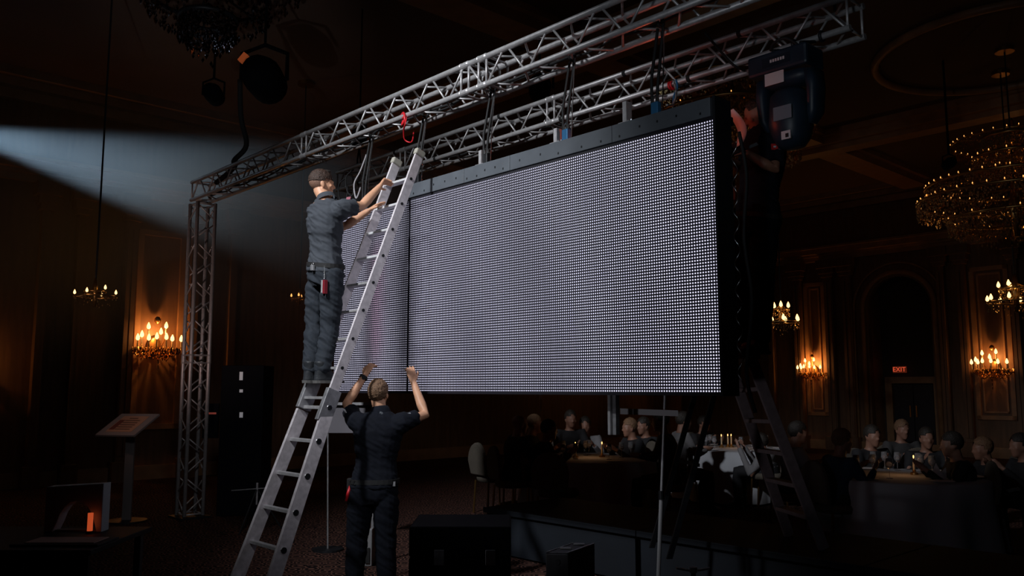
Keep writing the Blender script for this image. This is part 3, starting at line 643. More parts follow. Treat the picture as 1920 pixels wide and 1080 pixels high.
def chandelier(C, label, tiers, arms=10, lit=2, s=1.0, power=10, ncr=500, rod=True, cm=crystal_amber, group=None, sz=.012):
    # tiers: (radius, z, number of bulbs)
    t = thing('crystal_chandelier', label, 'chandelier', C, group=group)
    MB().tube([(0,0,-.25*s), (0,0,.1), (0,0,.45*s)], [.03*s, .07*s, .03*s], 10).build('stem', brass, t, smooth=True)
    if rod: MB().tube([(0,0,.45*s), (0,0,CH-C.z-.02)], .012, 6).build('hanging_rod', blackm, t); MB().tube([(0,0,CH-C.z-.06), (0,0,CH-C.z)], .14, 16).build('ceiling_rose', brass, t)
    bm = (BOFF, BDIM, BLIT)[lit]
    for r, z, nb in tiers:
        rg = MB().ring((0,0,z), (r,0,0), (0,r,0), .018*s, seg=40).build('ring', blackm if lit == 0 else brass, t, smooth=True)
        for k in range(6):
            a = 2*PI*k/6; MB().tube([(0,0,z+.12*s), (r*.5*math.cos(a), r*.5*math.sin(a), z+.04*s), (r*math.cos(a), r*math.sin(a), z)], .009*s, 5).build('arm', blackm if lit == 0 else brass, rg)
        for k in range(nb):
            a = 2*PI*(k+.5*random.random()*.3)/nb; b_ = bpy.data.objects.new('bulb', bm); COL.objects.link(b_); b_.parent = rg
            b_.location = (r*math.cos(a), r*math.sin(a), z+.03); b_.scale = (sz/.012,)*3
        pts = []
        for k in range(int(ncr/len(tiers))):
            a = random.uniform(0, 2*PI); rr = r*random.choice((1, 1, .98, .9, random.uniform(.3, 1)))
            pts.append((rr*math.cos(a), rr*math.sin(a), z-random.uniform(.02, .40)*s*(1.2-rr/(r*1.3))))
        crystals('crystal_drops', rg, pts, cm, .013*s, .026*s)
    if power: light('POINT', 'chandelier_glow', C+Z*.15, power*.07, (1.0, .45, .15), .12)
    return t
C1 = PY(1905, 405, 13.0)
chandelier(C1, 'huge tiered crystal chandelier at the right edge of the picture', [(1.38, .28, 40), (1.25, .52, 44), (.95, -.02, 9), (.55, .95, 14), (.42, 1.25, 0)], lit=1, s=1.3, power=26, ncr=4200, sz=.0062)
MB_ = struct(MB().ring(Vector((C1.x, C1.y, CH-.04)), (1.9,0,0), (0,1.9,0), .07, seg=48).build('trim_%d' % ti, woodtrim, smooth=True)); ti += 1
mbx = MB().ring((0,0,0), (1.15,0,0), (0,1.15,0), .02, seg=48)
C2 = PY(1900, 270, 15.5)
chandelier(C2, 'second crystal chandelier above and behind the huge one at the right edge', [(1.05, .05, 34), (.6, -.25, 12)], lit=1, s=1.0, power=10, ncr=1600, sz=.006)
C3 = PY(1370, 225, 14.0)
chandelier(C3, 'dim golden crystal chandelier half hidden behind the rear truss', [(1.35, .0, 10), (1.1, -.45, 6), (1.25, .5, 0)], s=1.7, lit=1, power=9, ncr=4200, sz=.006)
C4 = PY(395, -75, 10.5)
chandelier(C4, 'large unlit crystal chandelier at the top left of the picture', [(1.4, .3, 12), (1.15, -.1, 8), (.75, -.5, 6), (.35, -.8, 0)], s=1.7, lit=0, power=0, ncr=1700, cm=crystal)
chandelier(PY(1465, 600, 17.0), 'small lit candle chandelier beside the legs of the man on the stepladder', [(.34, -.05, 7), (.16, .22, 3)], s=.8, power=8, ncr=240, sz=.026, group='small candle chandeliers')
chandelier(PY(1905, 560, 14.0), 'small lit candle chandelier at the right edge above a wall light', [(.42, -.05, 8), (.24, .17, 5)], s=.9, power=7, ncr=240, sz=.022, group='small candle chandeliers')
chandelier(PY(1356, 478, 14.5), 'small candle chandelier showing just past the right edge of the lit screen', [(.16, 0, 9), (.12, -.15, 6)], s=.6, lit=1, power=2, ncr=160, sz=.014, group='small candle chandeliers')
chandelier(PY(178, 556, 10.4), 'faint distant candle chandelier at the far left', [(.24, 0, 4), (.12, .06, 1)], s=.5, power=0, ncr=80, sz=.012, group='small candle chandeliers')
chandelier(PY(562, 560, 14.5), 'faint distant candle chandelier behind the man on the long ladder', [(.14, 0, 4)], s=.4, power=0, ncr=60, sz=.012, lit=1, group='small candle chandeliers')
# hazy air lit by the beam
hz = bpy.data.materials.new('thin_stage_haze'); hz.use_nodes = True; nt = hz.node_tree; nt.nodes.clear()
out = nt.nodes.new('ShaderNodeOutputMaterial'); vs_ = nt.nodes.new('ShaderNodeVolumeScatter'); vs_.inputs['Color'].default_value = (.75, .88, 1, 1); vs_.inputs['Anisotropy'].default_value = 0.2
tc = nt.nodes.new('ShaderNodeTexCoord'); gr = nt.nodes.new('ShaderNodeTexGradient'); gr.gradient_type = 'QUADRATIC_SPHERE'
nz = nt.nodes.new('ShaderNodeTexNoise'); nz.inputs['Scale'].default_value = 2.2; nz.inputs['Detail'].default_value = 2
m1 = nt.nodes.new('ShaderNodeMath'); m1.operation = 'MULTIPLY'; m2 = nt.nodes.new('ShaderNodeMath'); m2.operation = 'MULTIPLY'; m2.inputs[1].default_value = 1.45
nt.links.new(tc.outputs['Object'], gr.inputs[0]); nt.links.new(tc.outputs['Object'], nz.inputs[0]); nt.links.new(gr.outputs['Fac'], m1.inputs[0]); nt.links.new(nz.outputs[0], m1.inputs[1]); nt.links.new(m1.outputs[0], m2.inputs[0]); nt.links.new(m2.outputs[0], vs_.inputs['Density']); nt.links.new(vs_.outputs[0], out.inputs['Volume'])
hzo = MB().ell((0,0,0), (1,0,0), (0,1,0), (0,0,1), 24, 16).build('haze', hz); hzo.location = BEAM+Vector((3.0, .75, -1.0)); hzo.scale = (5.2, 1.7, 2.8)
tag(hzo, 'thin drifting stage haze where the pale beam crosses at the left', 'haze', kind='stuff')
# ================================================================== PEOPLE
def remesh(mb, vox, sm_=2, wr=0.0, wscale=(6, 6, 16), seed=0.0, name='m', keep=None):
    me = bpy.data.meshes.new('tmp'); me.from_pydata([tuple(p) for p in mb.v], [], mb.f)
    import bmesh
    b = bmesh.new(); b.from_mesh(me); bmesh.ops.recalc_face_normals(b, faces=b.faces); b.to_mesh(me); b.free()
    o = bpy.data.objects.new('tmp', me); COL.objects.link(o)
    md = o.modifiers.new('r', 'REMESH'); md.mode = 'VOXEL'; md.voxel_size = vox; md.use_smooth_shade = True
    if sm_: s_ = o.modifiers.new('s', 'SMOOTH'); s_.factor = .6; s_.iterations = sm_
    bpy.context.view_layer.update()
    dg = bpy.context.evaluated_depsgraph_get(); r = bpy.data.meshes.new_from_object(o.evaluated_get(dg)); r.name = name
    bpy.data.objects.remove(o); bpy.data.meshes.remove(me)
    if wr:
        nr = [v.normal.copy() for v in r.vertices]
        for v, n_ in zip(r.vertices, nr):
            c = v.co; q = Vector((c.x*wscale[0], c.y*wscale[1], (c.z+.6*c.x)*wscale[2]+seed))
            d = noise.noise(q)+.5*noise.noise(q*2.1)
            d = -abs(d)*1.6+.35      # creases
            v.co = c+n_*(wr*d)
    if keep:
        import bmesh
        b = bmesh.new(); b.from_mesh(r); dl = [f for f in b.faces if not keep(f.calc_center_median())]; bmesh.ops.delete(b, geom=dl, context='FACES'); b.to_mesh(r); b.free()
    r.polygons.foreach_set('use_smooth', [True]*len(r.polygons)); r.update(); return r
def mobj(name, me, m, parent):
    off = Vector((0,0,0)); q = parent
    while q is not None: off += q.location; q = q.parent
    me.transform(Matrix.Translation(-off)); me.materials.append(m)
    o = bpy.data.objects.new(name, me); COL.objects.link(o); o.parent = parent; return o
def hand(mb, wr, d, pn, curl=.35, k=1.0, side=1, thumb=.8, spread=0.0):
    """wrist, direction of the hand, palm normal; side: which side the thumb is on (+1 along d x pn)"""
    d = Vector(d).normalized(); pn = Vector(pn); pn = (pn-d*pn.dot(d)).normalized(); s = d.cross(pn)*side
    kn = wr+d*.092*k
    mb.loft([(wr-d*.02*k, s*.027*k, pn*.020*k), (wr+d*.02*k, s*.030*k, pn*.017*k), (wr+d*.06*k, s*.041*k, pn*.016*k), (kn, s*.041*k, pn*.013*k), (kn+d*.008*k, s*.037*k, pn*.009*k)], 14, sq=.8)
    for i, (off, ln) in enumerate(((.031, .92), (.0105, 1.0), (-.0105, .95), (-.031, .76))):
        p = kn+s*(off*k)-d*.01*k; dd = (d+s*(off*(2.2+spread*9))).normalized(); pts = [p]; c = curl*(1+.12*i)
        for j, L_ in enumerate((.044, .028, .022)):
            ang = c*(.7, 1.0, .8)[j]; dd = (dd*math.cos(ang)+pn*math.sin(ang)).normalized(); p = p+dd*L_*ln*k; pts.append(p)
        mb.cap_limb(pts, [.0092*k, .0088*k, .0080*k, .0068*k], 8)
    p = wr+d*.022*k+s*.024*k; dd = (d*.62+s*thumb+pn*.30).normalized(); pts = [p]
    for L_, a in ((.040, .0), (.032, .25), (.026, .3)): dd = (dd+d*a+pn*a*curl).normalized(); p = p+dd*L_*k; pts.append(p)
    mb.cap_limb(pts, [.0145*k, .0125*k, .0105*k, .0085*k], 8)
def person(label, J, root, skin_m=skin, shirt_m=shirt1, trous_m=trous1, hair_m=hair_b, vox=.0065, hairfun=None, head_k=1.0, group=None,
           hands=True, wr=.007, boots=True, sleeves=.62, shirt_k=1.0, detail=True, facial=True, baggy=1.0, seed=0.0, glove=None, shoe=boot_m):
    """J: joints in world space. f: facing of hips; hf, hu: head forward and up"""
    t = thing('person', label, 'person', root, group=group)
    f = J['f'].normalized(); r_ = (J['sr']-J['sl']).normalized(); hr = (J['hr']-J['hl']).normalized()
    pel = (J['hl']+J['hr'])/2; sh = (J['sl']+J['sr'])/2; neck = J['neck']; up = (neck-pel).normalized()
    bf = up.cross(r_).normalized(); bf = bf if bf.dot(f) > 0 else -bf
    hw = (J['sr']-J['sl']).length/2
    def torso(mb, e, low=-.10, shoulder=True, seg=20):
        secs = []
        for tt, wx, wy, fo in ((low, .150, .105, 0), (0.02, .168, .118, -.01), (.12, .162, .112, -.005), (.27, .142, .100, .0), (.40, .140, .100, .0), (.56, .158, .112, -.01), (.72, .172, .118, -.012), (.84, .170, .108, -.01), (.93, .135, .085, -.01), (1.0, .072, .068, 0)):
            c = pel+(neck-pel)*tt+bf*fo; rr = (hr*(1-tt)+r_*tt).normalized() if tt > 0 else hr
            secs.append((c, rr*(wx*J.get('bw', 1)+e), bf*(wy*J.get('bd', 1)+e)))
        mb.loft(secs, seg, sq=.92)
    body = MB(); torso(body, 0)
    HC = J['head']; hf = J['hf'].normalized(); hu = J['hu'].normalized(); hu = (hu-hf*hu.dot(hf)).normalized(); hx = hf.cross(hu).normalized(); k = head_k
    body.cap_limb([neck-up*.05, (neck+HC-hu*.06*k-hf*.02)/2, HC-hu*.045*k-hf*.015], [.066, .056*k, .058*k], 14)
    cran = [(HC+hu*.028*k-hf*.012*k, hx*.074*k, hf*.094*k, hu*.088*k)]
    body.ell(*cran[0], 18, 12)
    body.loft([(HC+hu*.03*k+hf*.028*k, hx*.062*k, hf*.058*k), (HC-hu*.01*k+hf*.030*k, hx*.064*k, hf*.060*k), (HC-hu*.05*k+hf*.030*k, hx*.058*k, hf*.058*k), (HC-hu*.085*k+hf*.038*k, hx*.042*k, hf*.046*k), (HC-hu*.108*k+hf*.050*k, hx*.022*k, hf*.026*k)], 16)
    if facial:
        body.ell(HC+hf*.086*k+hu*.022*k, hx*.042*k, hf*.010*k, hu*.010*k, 10, 6)
        body.loft([(HC+hf*.084*k+hu*.012*k, hx*.007*k, hf*.008*k), (HC+hf*.098*k-hu*.012*k, hx*.011*k, hf*.012*k), (HC+hf*.100*k-hu*.026*k, hx*.016*k, hf*.014*k), (HC+hf*.090*k-hu*.034*k, hx*.012*k, hf*.010*k)], 10)
        body.ell(HC+hf*.084*k-hu*.054*k, hx*.022*k, hf*.008*k, hu*.006*k, 10, 6); body.ell(HC+hf*.082*k-hu*.066*k, hx*.019*k, hf*.009*k, hu*.006*k, 10, 6)
        body.ell(HC+hf*.072*k-hu*.098*k, hx*.020*k, hf*.016*k, hu*.014*k, 10, 6)
        for s_ in (-1, 1):
            body.ell(HC+hx*(s_*.073*k)-hf*.008*k-hu*.012*k, hx*.008*k, (hf*.018-hu*0)*k, (hu*.031-hf*.006)*k, 10, 6)
            body.ell(HC+hx*(s_*.045*k)+hf*.060*k-hu*.02*k, hx*.022*k, hf*.018*k, hu*.018*k, 10, 6)
    for S_ in ('l', 'r'):
        s0, e0, w0 = J['s'+S_], J['e'+S_], J['w'+S_]
        inn = (J['sr']-J['sl'])*(.35 if S_ == 'l' else -.35)
        m1_ = s0+(e0-s0)*.4; m2_ = e0+(w0-e0)*.3
        body.cap_limb([s0+inn*.4-up*.01, s0, m1_, e0, m2_, w0], [.055, .052, .048, .039, .041, .026], 14)
        if hands and S_+'hand' in J: hand(body, w0, *J[S_+'hand'])
        elif not hands: body.ell(w0+(w0-e0).normalized()*.07, (w0-e0).normalized()*.09, up*.035, bf*.035, 8, 6)
        h0, k0, a0_ = J['h'+S_], J['k'+S_], J['a'+S_]
        body.cap_limb([h0, h0+(k0-h0)*.35, k0, k0+(a0_-k0)*.3, a0_], [.085, .080, .056, .058, .038], 14)
        td = J['t'+S_].normalized(); body.cap_limb([a0_-Z*.035, a0_-Z*.04+td*.12], [.035, .028], 10)
    bo = mobj('body', remesh(body, vox, 2, name='body'), skin_m, t)
    # shirt
    sh_ = MB(); e = .016*shirt_k; torso(sh_, e, low=-.02)
    for S_ in ('l', 'r'):
        s0, e0 = J['s'+S_], J['e'+S_]; inn = (J['sr']-J['sl'])*(.35 if S_ == 'l' else -.35); d = (e0-s0); L_ = d.length
        cuff = s0+d*sleeves; cr_ = .066 if sleeves < 1 else .05
        if sleeves >= 1: sh_.tube([s0+inn*.6-up*.03, s0, s0+d*.5, e0, J['w'+S_]], [.075, .070, .062, .052, .036], 14)
        else: sh_.cap_limb([s0+inn*.8-up*.07, s0+inn*.3-up*.02, s0, s0+d*.15, s0+d*.4], [.085, .090, .082, .077, .070], 16); sh_.tube([s0+d*.3, cuff], [.071, cr_+.004], 16)
    so = mobj('shirt', remesh(sh_, vox*1.15, 3, wr, seed=seed, name='shirt'), shirt_m, t)
    if detail:
        cb = MB(); nk = neck+(HC-neck)*.12; a_ = (HC-neck).normalized(); u_ = (hx-a_*hx.dot(a_)).normalized(); v_ = a_.cross(u_)
        cb.loft([(nk-a_*.035, u_*.088, v_*.088), (nk-a_*.01, u_*.080, v_*.082), (nk+a_*.018, u_*.069, v_*.072), (nk+a_*.020, u_*.064, v_*.067), (nk-a_*.01, u_*.072, v_*.074)], 20, cap=False)
        cb.build('collar', shirt_m, t, smooth=True, world=True)
    tr = MB(); secs = []
    for tt, wx, wy in ((-.24, .10, .10), (-.14, .150, .12), (0.02, .172, .124), (.13, .163, .116)):
        secs.append((pel+up*tt*.52, hr*(wx*J.get('bw', 1)+.014), bf*(wy*J.get('bd', 1)+.012)))
    tr.loft(secs, 20, sq=.92)
    for S_ in ('l', 'r'):
        h0, k0, a0_ = J['h'+S_], J['k'+S_], J['a'+S_]; b = baggy
        tr.cap_limb([h0-up*.02, h0+(k0-h0)*.35, k0, k0+(a0_-k0)*.35, k0+(a0_-k0)*.96], [.100, .098*b, .078*b, .076*b, .066*b], 16)
    mobj('trousers', remesh(tr, vox*1.2, 3, wr*1.2, (5, 5, 14), seed=seed+5, name='trousers'), trous_m, t)
    if detail:
        bc = pel+up*.058; bl = MB(); bl.loft([(bc-up*.018, hr*(.166*J.get('bw', 1)+.024), bf*(.117*J.get('bd', 1)+.024)), (bc+up*.018, hr*(.165*J.get('bw', 1)+.024), bf*(.116*J.get('bd', 1)+.024))], 28, sq=.92)
        bl.build('belt', rubber, t, smooth=False, world=True)
        J['belt'] = bc
    if boots:
        for S_ in ('l', 'r'):
            a0_ = J['a'+S_]; td = J['t'+S_].normalized(); sd_ = td.cross(Z).normalized(); b = MB()
            g = a0_-Z*.085
            b.loft([(a0_+Z*.07-td*.01, sd_*.052, td*.055), (a0_+Z*.02, sd_*.050, td*.056), (a0_-Z*.02+td*.015, sd_*.048, td*.075), (a0_-Z*.05+td*.05, sd_*.048, td*.115), (g+td*.06, sd_*.050, td*.130)], 16, sq=.8)
            bo_ = mobj('boot', remesh(b, .009 if vox < .01 else .014, 1, name='boot'), shoe, t)
            MB().loft([(g+td*.06+Z*.004, sd_*.054, td*.136), (g+td*.06-Z*.018, sd_*.052, td*.132)], 18, sq=.75).build('sole', sole_m if detail else rubber, bo_, world=True)
    if hair_m is not None:
        hb_ = MB(); q = .007*k
        hb_.ell(HC+hu*.034*k-hf*.014*k, hx*(.076*k+q), hf*(.095*k+q), hu*(.088*k+q+.004), 20, 14)
        fun = hairfun or (lambda x, y, z: z > .012 and (y < .060 or z > .075) or (y < -.015 and z > -.035))
        def kp(c): v = c-HC; return fun(v.dot(hx)/k, v.dot(hf)/k, v.dot(hu)/k)
        hm = remesh(hb_, vox, 1, .006*k, (38, 38, 38), seed, name='hair', keep=kp)
        mobj('hair', hm, hair_m, t)
        if detail and J.get('fade'):
            fb = MB(); fb.ell(HC+hu*.030*k-hf*.014*k, hx*(.074*k+.0035), hf*(.094*k+.0035), hu*(.088*k+.003), 20, 14)
            def kf(c): v = c-HC; x, y, z = v.dot(hx)/k, v.dot(hf)/k, v.dot(hu)/k; return (y < .0 and z > -.045) or (z > .02 and y < .055)
            mobj('faded_sides', remesh(fb, vox, 1, 0, name='fade', keep=kf), mat('shaved_fade_'+hair_m.name, tuple((a+b)/2*.75 for a, b in zip(hair_m.diffuse_color[:3] if False else (.10, .05, .035), (.5, .27, .18))), .6, var=.25, scale=160, bump=.3), t)
    return t
def az(deg): a = math.radians(deg); return Vector((math.sin(a), math.cos(a), 0))   # 0 = away from the camera, 90 = to the right
# --- man on the long ladder
f1 = az(52)
J = dict(f=f1, sl=PY(592, 396, 7.08), sr=PY(641, 391, 6.82), neck=PY(612, 374, 6.93), hl=PY(598, 510, 7.02), hr=PY(624, 512, 6.87),
    el=PY(644, 426, 7.16), wl=PY(690, 396, 7.20), er=PY(679, 386, 6.98), wr=PY(712, 350, 7.12),
    kl=PY(589, 610, 7.02), kr=PY(619, 614, 6.9), al=PY(583, 694, 6.86), ar=PY(604, 694, 6.76), tl=az(40), tr=az(48),
    head=PY(604, 346, 6.97), hf=az(66)+Z*.02, hu=Z+az(66)*-.05, bw=.98, fade=1)
P1HAIR = lambda x, y, z: (z > .040 and y < .086+.25*(z-.04)) or (y < .01 and z > .02)
J['rhand'] = (PY(724, 333, 7.22)-J['wr'], N*.5+R*.5-Z*.5, 1.15, 1.0, 1, .6)
J['lhand'] = (PY(710, 382, 7.24)-J['wl'], R*.2-Z*1.0+N*.3, .22, 1.0, -1, .7)
for q in ('al', 'ar'): J[q] = Vector(J[q])
p1 = person('man in charcoal polo standing high on the long ladder, gripping its left rail', J, (J['al']+J['ar'])/2-Z*.11, hairfun=P1HAIR, wr=.013, seed=1.3)
MB().loft([(lerp(J['head'], J['neck'], 0)+Z*0+J['hf'].normalized()*.035+J['hu']*.098, Vector((.045,0,0)), Vector((0,.045,0))), (J['head']+J['hf'].normalized()*.045+J['hu']*.122, Vector((.030,0,0)), Vector((0,.030,0)))], 12).build('quiff', hair_d, p1, world=True, smooth=True)
def strip(P, u, v, m, name, parent, th=.003):
    return MB().obox(P, u, v, Vector(u).cross(Vector(v)).normalized()*th).build(name, m, parent, world=True)
# collar stripe, sleeve badge, tools on the belt
bk = J['belt']; rgt = (J['hr']-J['hl']).normalized(); bf1 = -f1
def belt_tools(t, bk, right, backv, col2=None):
    P = bk+right*.06+backv*.150
    MB().ring(P, right*.012, Z*.016, .003, seg=12).build('belt_clip', chrome, t, world=True)
    MB().obox(P-Z*.03, right*.020, Z*.022, backv*.01).build('belt_pouch', alu_dull, t, world=True, bev=.003)
    Q = bk+right*.145+backv*.10
    mb = MB()
    for i in range(7): mb.ring(Q-Z*(.012+.015*i)+right*.002*i, right*.005, Z*.010, .0022, seg=8, sub=4)
    mb.build('key_chain', chrome, t, world=True)
    q2 = Q-Z*.175+right*.01
    MB().obox(q2-right*.016, right*.010, Z*.052, backv*.015).build('tape_measure', alu, t, world=True, bev=.004)
    MB().obox(q2+right*.014, right*.013, Z*.056, backv*.016).build('red_tool', mat('dark_red_case', (.22,.01,.02), .4), t, world=True, bev=.004)
belt_tools(p1, bk, rgt, bf1)
er_d = (J['er']-J['sr']); bp = J['sr']+er_d*.35
strip(bp+Vector((0,-.045,.062)), er_d.normalized()*.022, Vector((0,.02,.02)), mat('faded_red_badge', (.55,.2,.25), .6), 'sleeve_badge', p1)
# --- man below the screen, arms raised, back to the camera
J = dict(f=az(3), sl=PY(667, 789, 6.98), sr=PY(757, 791, 6.96), neck=PY(713, 771, 7.0), hl=PY(678, 915, 7.02), hr=PY(724, 915, 7.0),
    el=PY(650, 757, 7.20), wl=PY(684, 704, 7.33), er=PY(797, 778, 7.12), wr=PY(775, 716, 7.28),
    kl=PY(670, 1006, 7.05), kr=PY(723, 1006, 7.0), tl=az(-8), tr=az(14),
    head=PY(710, 739, 7.02), hf=az(8)+Z*.12, hu=Z-az(8)*.12, bw=1.10)
J['al'] = Vector((J['kl'].x-.015, 7.03, .10)); J['ar'] = Vector((J['kr'].x+.02, 6.98, .10))
J['lhand'] = (PY(697, 680, 7.38)-J['wl'], az(30)+Z*.1, .55, 1.0, 1, .6)
J['rhand'] = (PY(768, 684, 7.33)-J['wr'], az(-25)+Z*.3, .40, 1.02, -1, .45)
p3 = person('man in navy polo standing below the screen with both arms raised, seen from behind', J, Vector(((J['al'].x+J['ar'].x)/2, 7.0, 0)), skin_m=skin, shirt_m=shirt3, trous_m=trous3, hair_m=hair_f, seed=4.1, sleeves=.55, baggy=1.12,
    hairfun=lambda x, y, z: z > .03 or (y < -.0 and z > -.055), wr=.008)
w_ = J['wl']; wd = (J['el']-J['wl']).normalized(); MB().loft([(w_+wd*.012, wd.orthogonal().normalized()*.036, wd.cross(wd.orthogonal()).normalized()*.036), (w_+wd*.035, wd.orthogonal().normalized()*.038, wd.cross(wd.orthogonal()).normalized()*.038)], 16).build('wristwatch', rubber, p3, world=True)
MB().tube([w_+wd*.022+Vector((.01,-.044,0)), w_+wd*.022+Vector((.01,-.036,0))], .018, 12).build('watch_face', blackm, p3, world=True)
er_d = (J['er']-J['sr']).normalized(); bp = J['sr']+(J['er']-J['sr'])*.25; bw_ = er_d*.024; bn = Vector((0,-1,.25)).normalized(); bv = bn.cross(er_d).normalized()
strip(bp+bn*.078+er_d*.0, bw_, bv*.014, mat('pale_pink_badge', (.6,.22,.26), .6), 'sleeve_badge', p3); strip(bp+bn*.080-er_d*.006, er_d*.010, bv*.008, redp, 'badge_mark', p3)
strip(bp+bn*.074+er_d*.03+bv*.028*(1 if bv.z > 0 else -1), er_d*.014, bv*.012, mat('grey_badge', (.4,.42,.45), .6), 'round_badge', p3)
el_d = (J['el']-J['sl']).normalized(); strip(J['sl']+(J['el']-J['sl'])*.3+Vector((-.058,-.03,.035)), el_d*.03, Vector((.004,-.008,.004)), white_m, 'sleeve_stripe', p3)
place_text('FD', .022, J['neck']+Vector((.022,-.092,-.012)), Vector((1,0,-.25)), Vector((0,.3,1)), mat('grey_print', (.3,.33,.36), .6), 'collar_mark', p3)
bk = J['belt']
MB().tube([bk+Vector((-.185,-.03,-.035)), bk+Vector((-.205,-.04,-.10)), bk+Vector((-.215,-.045,-.155))], [.012, .014, .011], 8).build('red_handle', red_m, p3, world=True, smooth=True)
MB().ring(bk+Vector((-.175,-.06,-.01)), Vector((.016,0,0)), Vector((0,0,.02)), .003, seg=12).ring(bk+Vector((-.14,-.10,-.005)), Vector((.012,0,0)), Vector((0,0,.016)), .003, seg=12).build('carabiner', chrome, p3, world=True)
MB().obox(bk+Vector((.165,-.09,-.015)), Vector((.016,0,0)), Vector((0,.01,0)), Vector((0,0,.018))).build('buckle', alu_dull, p3, world=True)
MB().obox(bk+Vector((-.20,.0,-.03)), Vector((.018,0,0)), Vector((0,.03,0)), Vector((0,0,.05))).build('tool_pouch', rubber, p3, world=True, bev=.006)
# --- man on the stepladder behind the right edge of the screen
f2 = az(-104); Y2 = 6.32
J = dict(f=f2, sl=PY(1454, 262, 6.14), sr=PY(1410, 262, 6.50), neck=PY(1433, 240, 6.31), hl=PY(1432, 420, 6.24), hr=PY(1402, 420, 6.42),
    el=PY(1452, 318, 6.06), wl=PY(1400, 287, 6.08), er=PY(1396, 320, 6.5), wr=PY(1368, 300, 6.42),
    kl=PY(1430, 530, 6.26), kr=PY(1394, 530, 6.44), tl=az(-95), tr=az(-110), al=PY(1426, 636, 6.32), ar=PY(1396, 638, 6.52),
    head=PY(1419, 218, 6.33), hf=az(-82)-Z*.5, hu=Z+az(-82)*.5, bw=1.12, bd=1.1)
for q in ('al', 'ar'): J[q] = Vector((J[q].x, J[q].y, topz+.105))
J['lhand'] = (PY(1372, 275, 6.12)-J['wl'], Z*-.4+az(-20), .5, 1.05, 1, .5)
J['rhand'] = (PY(1350, 292, 6.36)-J['wr'], Z*.6+az(160), .6, 1.0, 1, .5)
p2 = person('man in black polo standing on the stepladder behind the right edge of the screen', J, Vector((J['al'].x*.5+J['ar'].x*.5, J['al'].y*.5+J['ar'].y*.5, topz)), skin_m=skin2, shirt_m=shirt3, trous_m=trous3, hair_m=hair_b, seed=8.8,
    sleeves=.80, baggy=1.1, hairfun=lambda x, y, z: z > .05 and y < .05 or (y < -.03 and z > .0))
g = MB(); hand(g, J['wl']+(PY(1372, 275, 6.12)-J['wl']).normalized()*.02, *J['lhand'][:3], 1.14, *J['lhand'][4:]); mobj('work_glove', remesh(g, .006, 1, name='glove'), rubber, p2)
q = J['neck']; strip(q+Vector((.0,-.085,.035)), Vector((.045,0,.028)), Vector((-.004,.0,.008)), mat('grey_collar_tip', (.35,.37,.4), .6), 'collar_stripe', p2)
bp = J['sl']+(J['el']-J['sl'])*.34; dn_ = (J['el']-J['sl']).normalized(); sx = Vector((1, .05, 0)); 
strip(bp+Vector((-.028,-.077,0)), sx*.024, Z*.022, redp, 'sleeve_badge', p2); strip(bp+Vector((.024,-.077,-.001)), sx*.024, Z*.021, mat('dark_badge', (.12,.10,.12), .6), 'sleeve_badge', p2)
strip(bp+Vector((-.028,-.081,.0)), sx*.009, Z*.006, white_m, 'badge_mark', p2); strip(bp+Vector((.026,-.081,.0)), Vector((.016,0,.012)), Vector((.003,0,-.004)), white_m, 'badge_mark', p2)
q = PY(1412, 273, 6.12); strip(q, Vector((.03,-.01,.012)), Vector((-.006,.002,.010)), mat('grey_print', (.3,.33,.36), .6), 'chest_logo', p2)
# white sheets at the edge of the screen
def sheet(name, label, P, Q, R2, m, th=.003, bend=.05):
    t = thing(name, label, 'sheet', P); mb = MB(); n_ = (Q-P).cross(R2-P).normalized(); rows = []
    K_ = 8; vs = []; fs = []
    for i in range(K_+1):
        for j in range(2):
            a = i/K_; c = P+(Q-P)*a+(R2-P)*j*(1-.25*a)+n_*bend*math.sin(a*PI); vs.append(c)
    for i in range(K_): fs.append((2*i, 2*i+1, 2*i+3, 2*i+2))
    mb.add(vs, fs); o = mb.build('sheet_surface', m, t, smooth=True, world=True); md = o.modifiers.new('s', 'SOLIDIFY'); md.thickness = th; return t
sheet('plastic_sheet', 'curved white plastic sheet held upright at the top right corner of the screen', PY(1374, 280, 6.14), PY(1362, 212, 6.2), PY(1392, 270, 6.0), paper, bend=.07)
sheet('folded_paper', 'small folded white paper hanging by the right side of the screen at waist height', PY(1362, 376, 6.1), PY(1368, 347, 6.1), PY(1379, 378, 6.05), paper, bend=.01)
# ================================================================== GUESTS, TABLES, CHAIRS
def make_chair(label):
    t = thing('banquet_chair', label, 'chair')
    MB().loft([((0,.02,.42), (.21,0,0), (0,.21,0)), ((0,.02,.47), (.225,0,0), (0,.225,0)), ((0,.02,.50), (.20,0,0), (0,.20,0))], 16, sq=.7).build('seat', seat_m, t, smooth=True)
    pts = [Vector((.22*math.cos(a), -.21, .62+.34*max(0, math.sin(a))**.8 if math.sin(a) > 0 else .56)) for a in [PI*k/12 for k in range(13)]]
    poly = [Vector((.20, -.19, .52))]+[Vector((.23*math.cos(a), -.22, .70+.24*math.sin(a))) for a in [PI*k/12 for k in range(13)]]+[Vector((-.20, -.19, .52))]
    MB().prism(poly, (0, -.05, -.01)).build('backrest', seat_m, t, bev=.015)
    for x in (-.18, .18):
        for y in (-.17, .19): MB().tube([(x, y, .43), (x*1.1, y*1.12, 0)], .014, 8).build('leg', brass, t)
    return t
CH0 = [None]
def chair(P, a, label):
    if CH0[0] is None: c = make_chair(label); CH0[0] = c
    else: c = copy_tree(CH0[0])
    c['label'] = label; c['group'] = 'banquet chairs'; c.location = (P.x, P.y, 0); c.rotation_euler = (0, 0, -math.radians(a)); return c
wglass = mat('wine_glass', (.8, .8, .82), .05, .0, spec=.8); 
